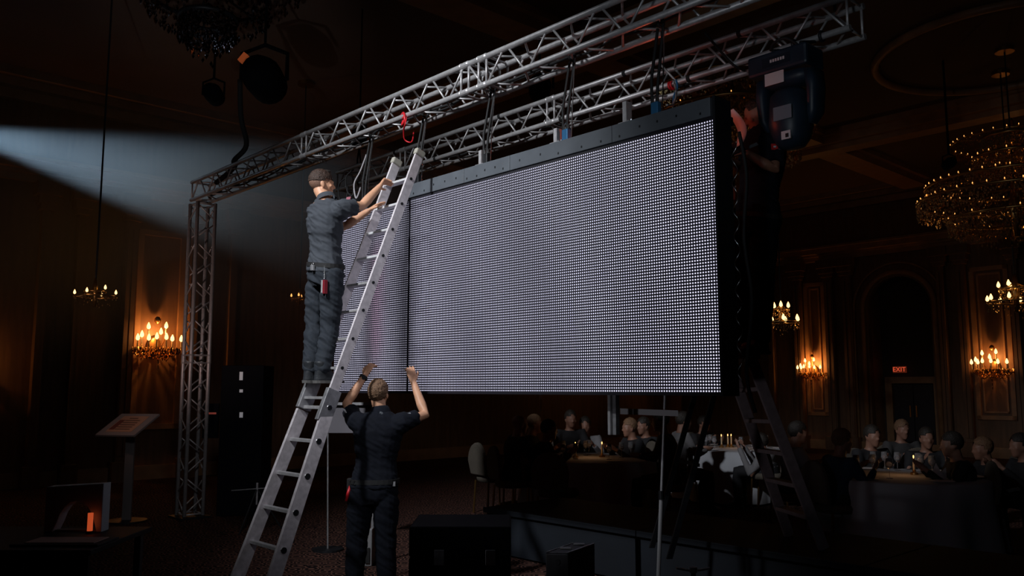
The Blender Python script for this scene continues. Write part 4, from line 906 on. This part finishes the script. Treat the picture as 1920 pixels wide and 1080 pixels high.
wg = bpy.data.materials.new('clear_glass'); wg.use_nodes = True; b = wg.node_tree.nodes['Principled BSDF']; b.inputs['Transmission Weight'].default_value = .85; b.inputs['Roughness'].default_value = .03; b.inputs['Base Color'].default_value = (.9, .9, .95, 1)
GL0 = [None]
def glass(P, label, group):
    if GL0[0] is None:
        t = thing('wine_glass', label, 'glass')
        MB().loft([((0,0,.095), (.006,0,0), (0,.006,0)), ((0,0,.11), (.026,0,0), (0,.026,0)), ((0,0,.14), (.036,0,0), (0,.036,0)), ((0,0,.20), (.030,0,0), (0,.030,0)), ((0,0,.20), (.028,0,0), (0,.028,0)), ((0,0,.14), (.033,0,0), (0,.033,0)), ((0,0,.113), (.022,0,0), (0,.022,0))], 12).build('bowl', wg, t, smooth=True)
        MB().tube([(0,0,.004), (0,0,.1)], .0045, 8).build('stem', wg, t); MB().tube([(0,0,0), (0,0,.005)], .033, 12).build('foot', wg, t); GL0[0] = t
    else: t = copy_tree(GL0[0])
    t['label'] = label; t['group'] = group; t.location = P; return t
flame_m = mat('candle_flame', (1, .7, .3), .5, emit=1, ecol=(3.0, 1.5, .45))
def table(P, rad, which, seed, candles=2, ng=9):
    rnd = random.Random(seed); t = thing('round_table', 'round banquet table under a white cloth, '+which, 'table', (P.x, P.y, 0))
    MB().tube([(0,0,.715), (0,0,.74)], rad, 40).build('tabletop', wood, t); MB().tube([(0,0,.02), (0,0,.715)], .05, 12).build('pedestal', blackm, t); MB().tube([(0,0,0), (0,0,.03)], .32, 20).build('foot_plate', blackm, t)
    seg = 72; rows = [(rad*.2, .7445, 0), (rad*.98, .7445, 0), (rad+.012, .735, 0), (rad+.03, .55, .02), (rad+.05, .3, .045), (rad+.07, .03, .07)]; vs = []; fs = []
    for r, z, wv in rows:
        for k in range(seg): a = 2*PI*k/seg; q = r+wv*math.sin(a*12+.6*math.sin(a*3)); vs.append((q*math.cos(a), q*math.sin(a), z))
    for i in range(len(rows)-1):
        for k in range(seg): fs.append((i*seg+k, i*seg+(k+1) % seg, (i+1)*seg+(k+1) % seg, (i+1)*seg+k))
    fs.append(tuple(reversed(range(seg))))
    c = MB().add(vs, fs).build('tablecloth', cloth_w, None, smooth=True, recalc=False); c.location = (P.x, P.y, 0)
    tag(c, 'white tablecloth falling in folds to the floor, '+which, 'tablecloth', 'white tablecloths')
    for k in range(ng):
        a = rnd.uniform(0, 2*PI); r = rad*rnd.uniform(.3, .72); glass(Vector((P.x+r*math.cos(a), P.y+r*math.sin(a), .7455)), 'wine glass standing on the cloth, '+which, 'wine glasses, '+which)
    for k in range(6):
        a = 2*PI*k/6+seed; r = rad*.8; o = MB().loft([((0,0,0), (.06,0,0), (0,.06,0)), ((0,0,.004), (.07,0,0), (0,.07,0)), ((0,0,.014), (.115,0,0), (0,.115,0)), ((0,0,.015), (.11,0,0), (0,.11,0)), ((0,0,.007), (.07,0,0), (0,.07,0))], 20).build('dinner_plate', paper, None, smooth=True)
        o.location = (P.x+r*math.cos(a), P.y+r*math.sin(a), .7455); tag(o, 'white dinner plate on the cloth, '+which, 'plate', 'dinner plates, '+which)
    for k in range(candles):
        a = rnd.uniform(0, 2*PI); r = rad*.22; q = Vector((P.x+r*math.cos(a+k*2), P.y+r*math.sin(a+k*2), .7455))
        c = thing('table_candle', 'lit candle in a low holder, '+which, 'candle', q, group='candles, '+which)
        MB().tube([(0,0,0), (0,0,.02), (0,0,.03), (0,0,.05)], [.04, .04, .015, .02], 14).build('holder', brass, c); MB().tube([(0,0,.045), (0,0,.16)], .011, 10).build('wax_stick', candle_m, c)
        MB().ell((0,0,.185), (.007,0,0), (0,.007,0), (0,0,.018), 8, 6).build('flame', flame_m, c, smooth=True)
    if candles: light('POINT', 'candle_glow', Vector((P.x, P.y, .98)), .45, (1, .5, .2), .03)
    return t
T1 = PY(1105, 850, 11.4); T2 = PY(1375, 838, 13.2); T3 = PY(1690, 898, 9.1)
table(T1, .85, 'middle table behind the aluminium post', 3)
table(T2, .85, 'farther table behind the top of the stepladder', 5, 3)
table(T3, .85, 'nearest table at the right edge', 8, 1, 12)
nm = {}
def cm_(name, c): return mat(name, c, .85)
black_j = cm_('black_jacket', (.010, .010, .013)); white_s = cm_('white_shirt_cloth', (.17, .165, .175)); blue_j = cm_('blue_jacket', (.012, .03, .07)); grey_j = cm_('grey_jacket', (.04, .038, .04)); vest_m = cm_('dark_waistcoat', (.012, .012, .016))
gskin = mat('guest_skin', (0.26, 0.13, 0.09), 0.55)
def guest(x, y, Y, a, label, shirt, hair=hair_d, chair_l=None, k=1.0, lean=.05, sc=True):
    Hd = PY(x, y, Y); f = az(a); rr = f.cross(Z); base = Vector((Hd.x, Hd.y, 0))-f*lean
    pel = base-f*.06+Z*.56; neck = Vector((Hd.x, Hd.y, Hd.z-.155))-f*(.03+lean*.3)
    sh = neck-Z*.035
    J = dict(f=f, sl=sh-rr*.185, sr=sh+rr*.185, neck=neck, hl=pel-rr*.09-Z*.02, hr=pel+rr*.09-Z*.02, head=Hd, hf=f-Z*.08, hu=Z+f*.08,
        el=sh-rr*.24-Z*.24+f*.12, er=sh+rr*.24-Z*.24+f*.12, wl=Vector((sh.x, sh.y, .83))-rr*.13+f*.30, wr=Vector((sh.x, sh.y, .83))+rr*.13+f*.30,
        kl=base+f*.36-rr*.11+Z*.50, kr=base+f*.36+rr*.11+Z*.50, al=base+f*.34-rr*.11+Z*.11, ar=base+f*.34+rr*.11+Z*.11, tl=f, tr=f)
    person(label, J, Vector((base.x, base.y, 0)), skin_m=gskin, shirt_m=shirt, trous_m=black_j, hair_m=hair, vox=.015, hands=False, wr=.004, sleeves=1.1, shirt_k=.9, head_k=1.06, detail=False, facial=True, baggy=.95, seed=x*.37,
        hairfun=lambda x, y, z: z > .045 and y < .075 or (y < .02 and z > -.0) or (y < -.03 and z > -.06))
    chair(base-f*.06, a, 'banquet chair under the '+label.split(' seated')[0].split(' at ')[0])
G = [(975, 796, 11.0, 70, 'bald man in a black jacket seated leftmost at the middle table', black_j, None),
     (1003, 795, 11.9, 95, 'grey-haired man with pale collar seated second from the left at the middle table', grey_j, hair_f),
     (1030, 806, 11.0, 88, 'woman with glasses and black top seated left of the table candles', black_j, hair_d),
     (1070, 786, 12.5, 165, 'man in black seated behind the middle table', black_j, hair_d),
     (1097, 798, 12.7, 185, 'guest in a white shirt seated behind the table candles', white_s, hair_d),
     (1180, 802, 11.7, 250, 'fair-haired guest seated right of the aluminium post', black_j, hair_f),
     (1206, 799, 12.4, 235, 'dark-haired guest seated right of the fair-haired one, behind the crossbar', black_j, hair_d),
     (1238, 790, 10.6, -80, 'tall guest in a grey jacket seated beside the thin pole', grey_j, hair_d),
     (1282, 790, 11.6, 80, 'person in white shirt and dark waistcoat seated right of the thin pole', white_s, hair_d),
     (1320, 795, 13.9, 150, 'guest in black seated at the far side of the farther table', black_j, hair_d),
     (1425, 830, 12.0, -60, 'guest in a pale shirt seated behind the stepladder', white_s, hair_d),
     (1497, 812, 9.7, 95, 'long-haired woman in a white top seated right of the stepladder', white_s, hair_d),
     (1580, 828, 8.8, 75, 'brown-haired person in a blue jacket seated on a pale round-backed chair', blue_j, hair_f),
     (1636, 818, 10.1, 165, 'bearded man in a dark cap seated behind the right table', black_j, hair_d),
     (1692, 806, 11.0, 175, 'guest with pale yellow headwear seated far behind the right table', grey_j, hair_f),
     (1738, 822, 10.2, 190, 'short-haired man in a black jacket seated facing the camera at the right table', black_j, hair_d),
     (1784, 834, 8.7, -75, 'large dark figure in black seated at the right side of the right table', black_j, hair_d),
     (1842, 842, 9.4, -85, 'guest in a dark coat seated second from the right edge', black_j, hair_f),
     (1912, 836, 9.0, -90, 'rightmost guest in black seated at the very right edge of the picture', black_j, hair_d)]
for g_ in G: guest(*g_[:5], g_[5], g_[6])
v = MB()
chair(PY(1046, 900, 10.0), 25, 'pale round-backed banquet chair standing empty in front of the middle table')
chair(PY(925, 860, 11.6), 60, 'pale round-backed banquet chair standing empty left of the bald man')
nk = thing('folded_napkin', 'stiff white folded napkin standing on the right table', 'napkin', Vector((T3.x+.2, T3.y-.35, .7455)))
MB().add([(-.07,0,0), (.07,-.02,0), (0,.05,0), (.0,.0,.16)], [(0,1,3), (1,2,3), (2,0,3), (0,2,1)]).build('napkin_fold', paper, nk)
MB().add([(-.02,0,0), (.11,.02,0.0), (.03,.06,0), (.10,.0,.12)], [(0,1,3), (1,2,3), (2,0,3), (0,2,1)]).build('napkin_fold', paper, nk)
# ================================================================== STANDS, CASES, LECTERN, DESK
# pole with crossbar behind the screen
pb = Pz(1226, 1160, 0.0); pt = PY(1247, 735, 6.25); pb = Vector((PY(1232, 1080, 6.2).x-.01, 6.2, .0))
stn = thing('lighting_stand', 'thin grey pole stand with a flat crossbar under the right half of the screen', 'stand', pb)
def loc(t, P): return Vector(P)-t.location
mid = lerp(pt, pb, .45)
MB().tube([loc(stn, pt+(pt-pb)*.08), loc(stn, mid)], .011, 10).build('upper_pole', alu_dull, stn); MB().tube([loc(stn, mid), Vector((0,0,.0))], .015, 10).build('lower_pole', mat('grey_painted_tube', (.5,.5,.52), .5), stn)
MB().tube([loc(stn, mid+Z*.03), loc(stn, mid-Z*.03)], .022, 12).build('locking_collar', blackm, stn)
c0, c1 = PY(1163, 771, 6.3), PY(1271, 775, 6.2); MB().obox(loc(stn, (c0+c1)/2), (c1-c0)/2, Vector((0,.012,0)), Z*.021).build('crossbar', mat('grey_bar_paint', (.75,.73,.76), .5), stn)
for a in (30, 150, 270): MB().tube([(0,0,.28), az(a)*.32+Z*.012], .010, 8).build('leg', blackm, stn)
# thin pole hanging below the screen
P0, P1 = PY(1014, 734, 7.6), PY(1014, 772, 7.6); th_ = thing('hanging_rod', 'short thin metal rod hanging below the middle of the screen', 'rod', P0)
MB().tube([(0,0,0), loc(th_, P0+Z*-.07)], .010, 8).build('sleeve', white_m, th_); MB().tube([(0,0,-.06), P1-P0], .004, 6).build('wire', alu_dull, th_)
# grey panel on a thin stand behind the kneeling line
ps_ = thing('notice_board', 'grey board on a thin stand behind the man below the screen', 'board', Vector((PY(615, 1010, 9.0).x, 9.0, 0)))
MB().obox(loc(ps_, PY(655, 784, 9.0)), Vector((.23,0,0)), Vector((0,.015,0)), Z*.155).build('board_panel', mat('grey_board', (.16,.15,.17), .6), ps_, bev=.006)
MB().obox(loc(ps_, PY(662, 757, 8.98)), Vector((.25,0,0)), Vector((0,.03,0)), Z*.014).build('board_rail', alu_dull, ps_)
MB().tube([(0,0,.02), loc(ps_, PY(615, 750, 9.0))], .009, 8).build('pole', alu_dull, ps_); MB().tube([(0,0,0), (0,0,.02)], .16, 20).build('base_plate', blackm, ps_)
# grey metal box in the foreground
gb = thing('power_distribution_box', 'grey metal power box with a socket panel standing at the bottom of the picture', 'box', Vector((PY(1045, 1035, 4.6).x+.1, 4.75, 0)))
tz = PY(1045, 1036, 4.6).z; gm = mat('grey_steel_box', (.22,.22,.23), .45, .4, var=.2, scale=14)
a_ = math.radians(18); u = Vector((math.cos(a_), -math.sin(a_)*.4, 0)).normalized(); d_ = Vector((.62, .78, 0))
lo_, hi_ = Vector((-.14, -.1, 0)), 0
MB().prism([Vector((-.16,-.15,0)), Vector((-.045,-.17,0)), Vector((.12,.10,0)), Vector((.0,.12,0))], Z*tz).build('housing', mat('dark_box_side', (.05,.052,.056), .5, .3), gb, bev=.004)
MB().obox(Vector((-.1025,-.163,tz-.2)), Vector((.0575,-.01,0)), Vector((0,.004,0)), Z*.195).build('front_panel', gm, gb, bev=.004)
MB().obox(Vector((-.09,-.172,tz-.17)), Vector((.030,-.005,0)), Vector((0,.006,0)), Z*.055).build('socket', rubber, gb, bev=.004)
MB().tube([Vector((-.09,-.172,tz-.17)), Vector((-.09,-.192,tz-.17))], .016, 12).build('socket_ring', alu_dull, gb)
MB().tube([Vector((-.10,-.168,tz-.045)), Vector((-.10,-.176,tz-.045))], .012, 12).build('round_button', alu_dull, gb)
for p in ((-.05,-.06), (.03,.06)): MB().obox(Vector((*p, tz+.006)), Vector((.03,-.005,0)), Vector((.002,.010,0)), Z*.005).build('handle', white_m, gb, bev=.003)
MB().prism([Vector((-.16,-.15,tz)), Vector((-.152,-.150,tz)), Vector((.006,.118,tz)), Vector((.0,.12,tz))], Z*.004).build('edge_strip', alu_dull, gb); MB().prism([Vector((-.053,-.168,tz)), Vector((-.045,-.17,tz)), Vector((.12,.10,tz)), Vector((.112,.104,tz))], Z*.004).build('edge_strip', alu_dull, gb)
# black flight case with latches
fcm = mat('black_laminate', (.003,.004,.007), .75, spec=.15)
fc = thing('flight_case', 'big black flight case with small metal latches left of the grey power box', 'case', Vector((PY(890, 1000, 5.3).x, 5.4, 0)))
fz = PY(890, 985, 5.2).z
MB().box((-.38,-.25,.08), (.22,.25,fz-.18)).build('body', fcm, fc, bev=.01); MB().box((-.38,-.25,fz-.175), (.22,.25,fz)).build('lid', fcm, fc, bev=.012)
for x in (-.2, .10): MB().box((x-.03,-.262,fz-.22), (x+.03,-.25,fz-.13)).build('latch', chrome if x > 0 else alu_dull, fc, bev=.003)
for x in (-.33, .17):
    for y in (-.2, .2): MB().tube([(x-.015,y,.04), (x+.015,y,.04)], .04, 14).build('caster', rubber, fc); 
for x in (-.33, .17):
    for y in (-.2, .2): MB().box((x-.03,y-.03,.05), (x+.03,y+.03,.08)).build('caster_plate', alu_dull, fc)
# small stand head at the bottom edge
sh0 = PY(1300, 1070, 5.0); sh_ = thing('stand_head', 'small metal stand head with wing knobs at the bottom edge right of the thin pole', 'stand', Vector((sh0.x, sh0.y, 0)))
MB().tube([(0,0,.02), (0,0,sh0.z)], .014, 8).build('pole', blackm, sh_)
for s_ in (-1, 1): MB().obox((s_*.06, 0, sh0.z+.008), (.035,0,s_*.006), (0,.012,0), (0,0,.005)).build('wing_knob', alu_dull, sh_)
MB().tube([(0,0,sh0.z-.01), (0,0,sh0.z+.02)], .022, 12).build('collar', alu_dull, sh_)
for a in (0, 120, 240): MB().tube([(0,0,.22), az(a)*.3+Z*.012], .010, 6).build('leg', blackm, sh_)
# small grey wedge seen between the legs
wd_ = Vector((PY(686, 1000, 8.2).x, 8.2, 0)); wz = thing('wedge_case', 'small pale grey wedge-shaped case seen between the legs of the man below the screen', 'case', wd_)
hz_ = PY(686, 1030, 8.2).z; MB().prism([(-.10,0,0), (.06,0,0), (.06,0,.34), (.03,0,.34), (-.02,0,.18)], (0,.25,0)).build('case_shell', mat('pale_grey_case', (.25,.25,.26), .6), wz, bev=.01); MB().obox((.02,-.006,.10), (.02,0,0), (0,.005,0), (0,0,.07)).build('vent', rubber, wz)
MB().tube([(.05,.1,.34), (.055,.1,.55)], .02, 8).build('handle_post', alu_dull, wz)
# menu stand at the left
ls = thing('menu_stand', 'tilted menu stand on a flat post left of the left truss tower', 'stand', Vector((PY(241, 900, 10.9).x, 10.9, 0)))
MB().tube([(0,0,0), (0,0,.02)], .24, 28).build('base_plate', blackm, ls); sp = mat('grey_post_paint', (.2,.18,.18), .55)
MB().box((-.055,-.02,.02), (.055,.02,1.12)).build('post', sp, ls, bev=.004)
pc = loc(ls, PY(240, 797, 10.9)); tu = Vector((.27,-.06,0)); tv = Vector((.07,.20,.125))
MB().obox(pc, tu, tv, tu.cross(tv).normalized()*.014).build('display_panel', mat('grey_panel_frame', (.34,.30,.30), .5), ls, bev=.004)
nn = tu.cross(tv).normalized(); nn = nn if nn.z > 0 else -nn
sh2 = MB().obox(pc+nn*.017, tu*.66, tv*.72, nn*.002).build('menu_sheet', mat('warm_paper', (.62,.36,.24), .7), ls)
for i in range(6): MB().obox(pc+nn*.0205+tv*(.5-.2*i)+tu*(.06 if i else .0), tu*(.38 if i else .22), tv*.035, nn*.0008).build('text_line', mat('print_brown', (.16,.08,.05), .7), sh2)
MB().obox(pc+nn*.0205-tu*.48-tv*.1, tu*.13, tv*.45, nn*.0008).build('printed_block', mat('print_red', (.22,.06,.04), .7), sh2)
light('SPOT', 'menu_stand_light', PY(200, 700, 10.0), 2.6, (1, .55, .4), .05, PY(240, 797, 10.9), 50, .8)
# desk at the lower left with papers, arched white box and glowing tube
dk = thing('technician_desk', 'black technician desk at the lower left corner', 'desk', PY(90, 1040, 5.0)*1.0)
dk.location.z = 0; D = dk.location; dt = .78; dc = mat('black_desk_laminate', (.005,.005,.006), .6, spec=.2)
MB().box((-.62,-.25,dt-.03), (.36,.55,dt)).build('desktop', dc, dk, bev=.004); MB().box((-.62,-.23,.05), (.34,-.21,dt-.03)).build('front_panel', dc, dk)
for x in (-.58, .30):
    for y in (-.19, .5): MB().box((x-.02,y-.02,0), (x+.02,y+.02,dt-.03)).build('leg', blackm, dk)
pp_ = thing('open_binder', 'open dark binder with a pale sheet lying on the black desk', 'binder', D+Vector((.12,-.02,dt)))
MB().box((-.26,-.13,0), (.23,.13,.012)).build('cover', rubber, pp_, bev=.003); MB().box((-.20,-.09,.012), (.19,.09,.016)).build('paper_sheet', mat('dusk_paper', (.40,.27,.22), .8), pp_)
wb = thing('arched_housing', 'pale grey moulded housing with an arched opening standing on the desk', 'housing', D+Vector((-.02,.33,dt)))
arc = [(-.19,0), (-.19,.27), (.16,.29), (.16,0), (.13,0)]; arc += [(.0+.12*math.cos(t), .0+.185*math.sin(t)) for t in [PI*k/10 for k in range(1, 10)]]+[(-.14,0)]
MB().prism([Vector((x,0,z)) for x, z in arc], (0,.10,0)).build('shell', mat('pale_moulded_plastic', (.42,.46,.48), .5), wb, bev=.004)
MB().box((-.13,.02,0), (.12,.06,.012)).build('base_strip', sole_m, wb)
gt = thing('orange_glow_tube', 'short orange glowing tube standing in front of the arched housing', 'lamp', D+Vector((.09,.29,dt)))
MB().tube([(0,0,0), (0,0,.015)], .022, 12).build('tube_base', blackm, gt); MB().tube([(0,0,.015), (0,0,.12)], .016, 12).build('tube', mat('orange_tube', (.8,.2,.08), .4, emit=1, ecol=(.40,.055,.015)), gt)
# black equipment rack, tripod and glowing bar for a red reflection behind
rk = thing('equipment_rack', 'tall black equipment rack with small white labels in the dark behind the ladder', 'rack', Vector((PY(452, 960, 11.5).x, 11.6, 0)))
MB().box((-.28,-.25,0), (.28,.25,1.95)).build('housing', fcm, rk, bev=.01)
for y, h in ((705, .055), (733, .02), (778, .035)): q = loc(rk, PY(452, y, 11.34)); MB().obox((q.x, -.255, q.z), (.022,0,0), (0,.004,0), (0,0,h)).build('white_label', mat('glowing_label_white', (.8,.8,.8), .6, emit=1, ecol=(.10,.10,.11)), rk)  # labels carry a faint glow put into their material
MB().obox((-.40,-.26,loc(rk, PY(395, 775, 11.34)).z), (.075,0,0), (0,.004,0), (0,0,.012)).build('red_reflection_bar', mat('glowing_red_reflection', (.4,.05,.03), .6, emit=1, ecol=(.10,.02,.015)), rk)  # red reflection put in as a dimly glowing bar
MB().box((-.5,-.25,1.0), (-.3,-.2,1.45)).build('side_unit', fcm, rk)
tp = thing('tripod_stand', 'dark tripod stand on the floor left of the long ladder', 'stand', Vector((PY(480, 975, 10.2).x, 10.2, 0)))
MB().tube([(0,0,.3), (0,0,.55)], .014, 8).build('column', alu_dull, tp); MB().tube([(-.30,0,.46), (.12,0,.49)], .006, 6).build('pan_handle', alu_dull, tp)
for a in (80, 200, 320): MB().tube([(0,0,.48), az(a)*.30+Z*.005], .010, 6).build('leg', blackm, tp)

# labels that tell look-alikes on the tables and the truss apart by their order in the picture
bpy.context.view_layer.update()
ORD = ['leftmost', 'second from the left', 'third from the left', 'fourth from the left', 'fifth from the left', 'sixth from the left', 'seventh from the left', 'eighth from the left', 'ninth from the left', 'tenth from the left', 'eleventh from the left', 'rightmost']
groups = {}
for o in S.objects:
    if o.parent is None and o.get('group') and o.get('category') in ('glass', 'plate', 'candle', 'tape'): groups.setdefault((o['group'], o['label']), []).append(o)
def px(o):
    v = o.matrix_world.translation-CAM; return v.dot(RT)/v.dot(FW)
for (g_, l_), os_ in groups.items():
    if len(os_) < 2: continue
    os_.sort(key=px)
    for i, o in enumerate(os_):
        w_ = ORD[i] if i < len(os_)-1 else 'rightmost'
        short = {'glass': 'wine glass', 'plate': 'white dinner plate', 'candle': 'lit candle', 'tape': 'black tape band'}[o['category']]
        tail = l_.split(', ')[-1] if o['category'] != 'tape' else 'rear truss'
        tail = {'middle table behind the aluminium post': 'middle table behind the post', 'farther table behind the top of the stepladder': 'farther table behind the stepladder', 'nearest table at the right edge': 'nearest table at the right'}.get(tail, tail)
        o['label'] = '%s, %s on the %s' % (short, w_, tail)
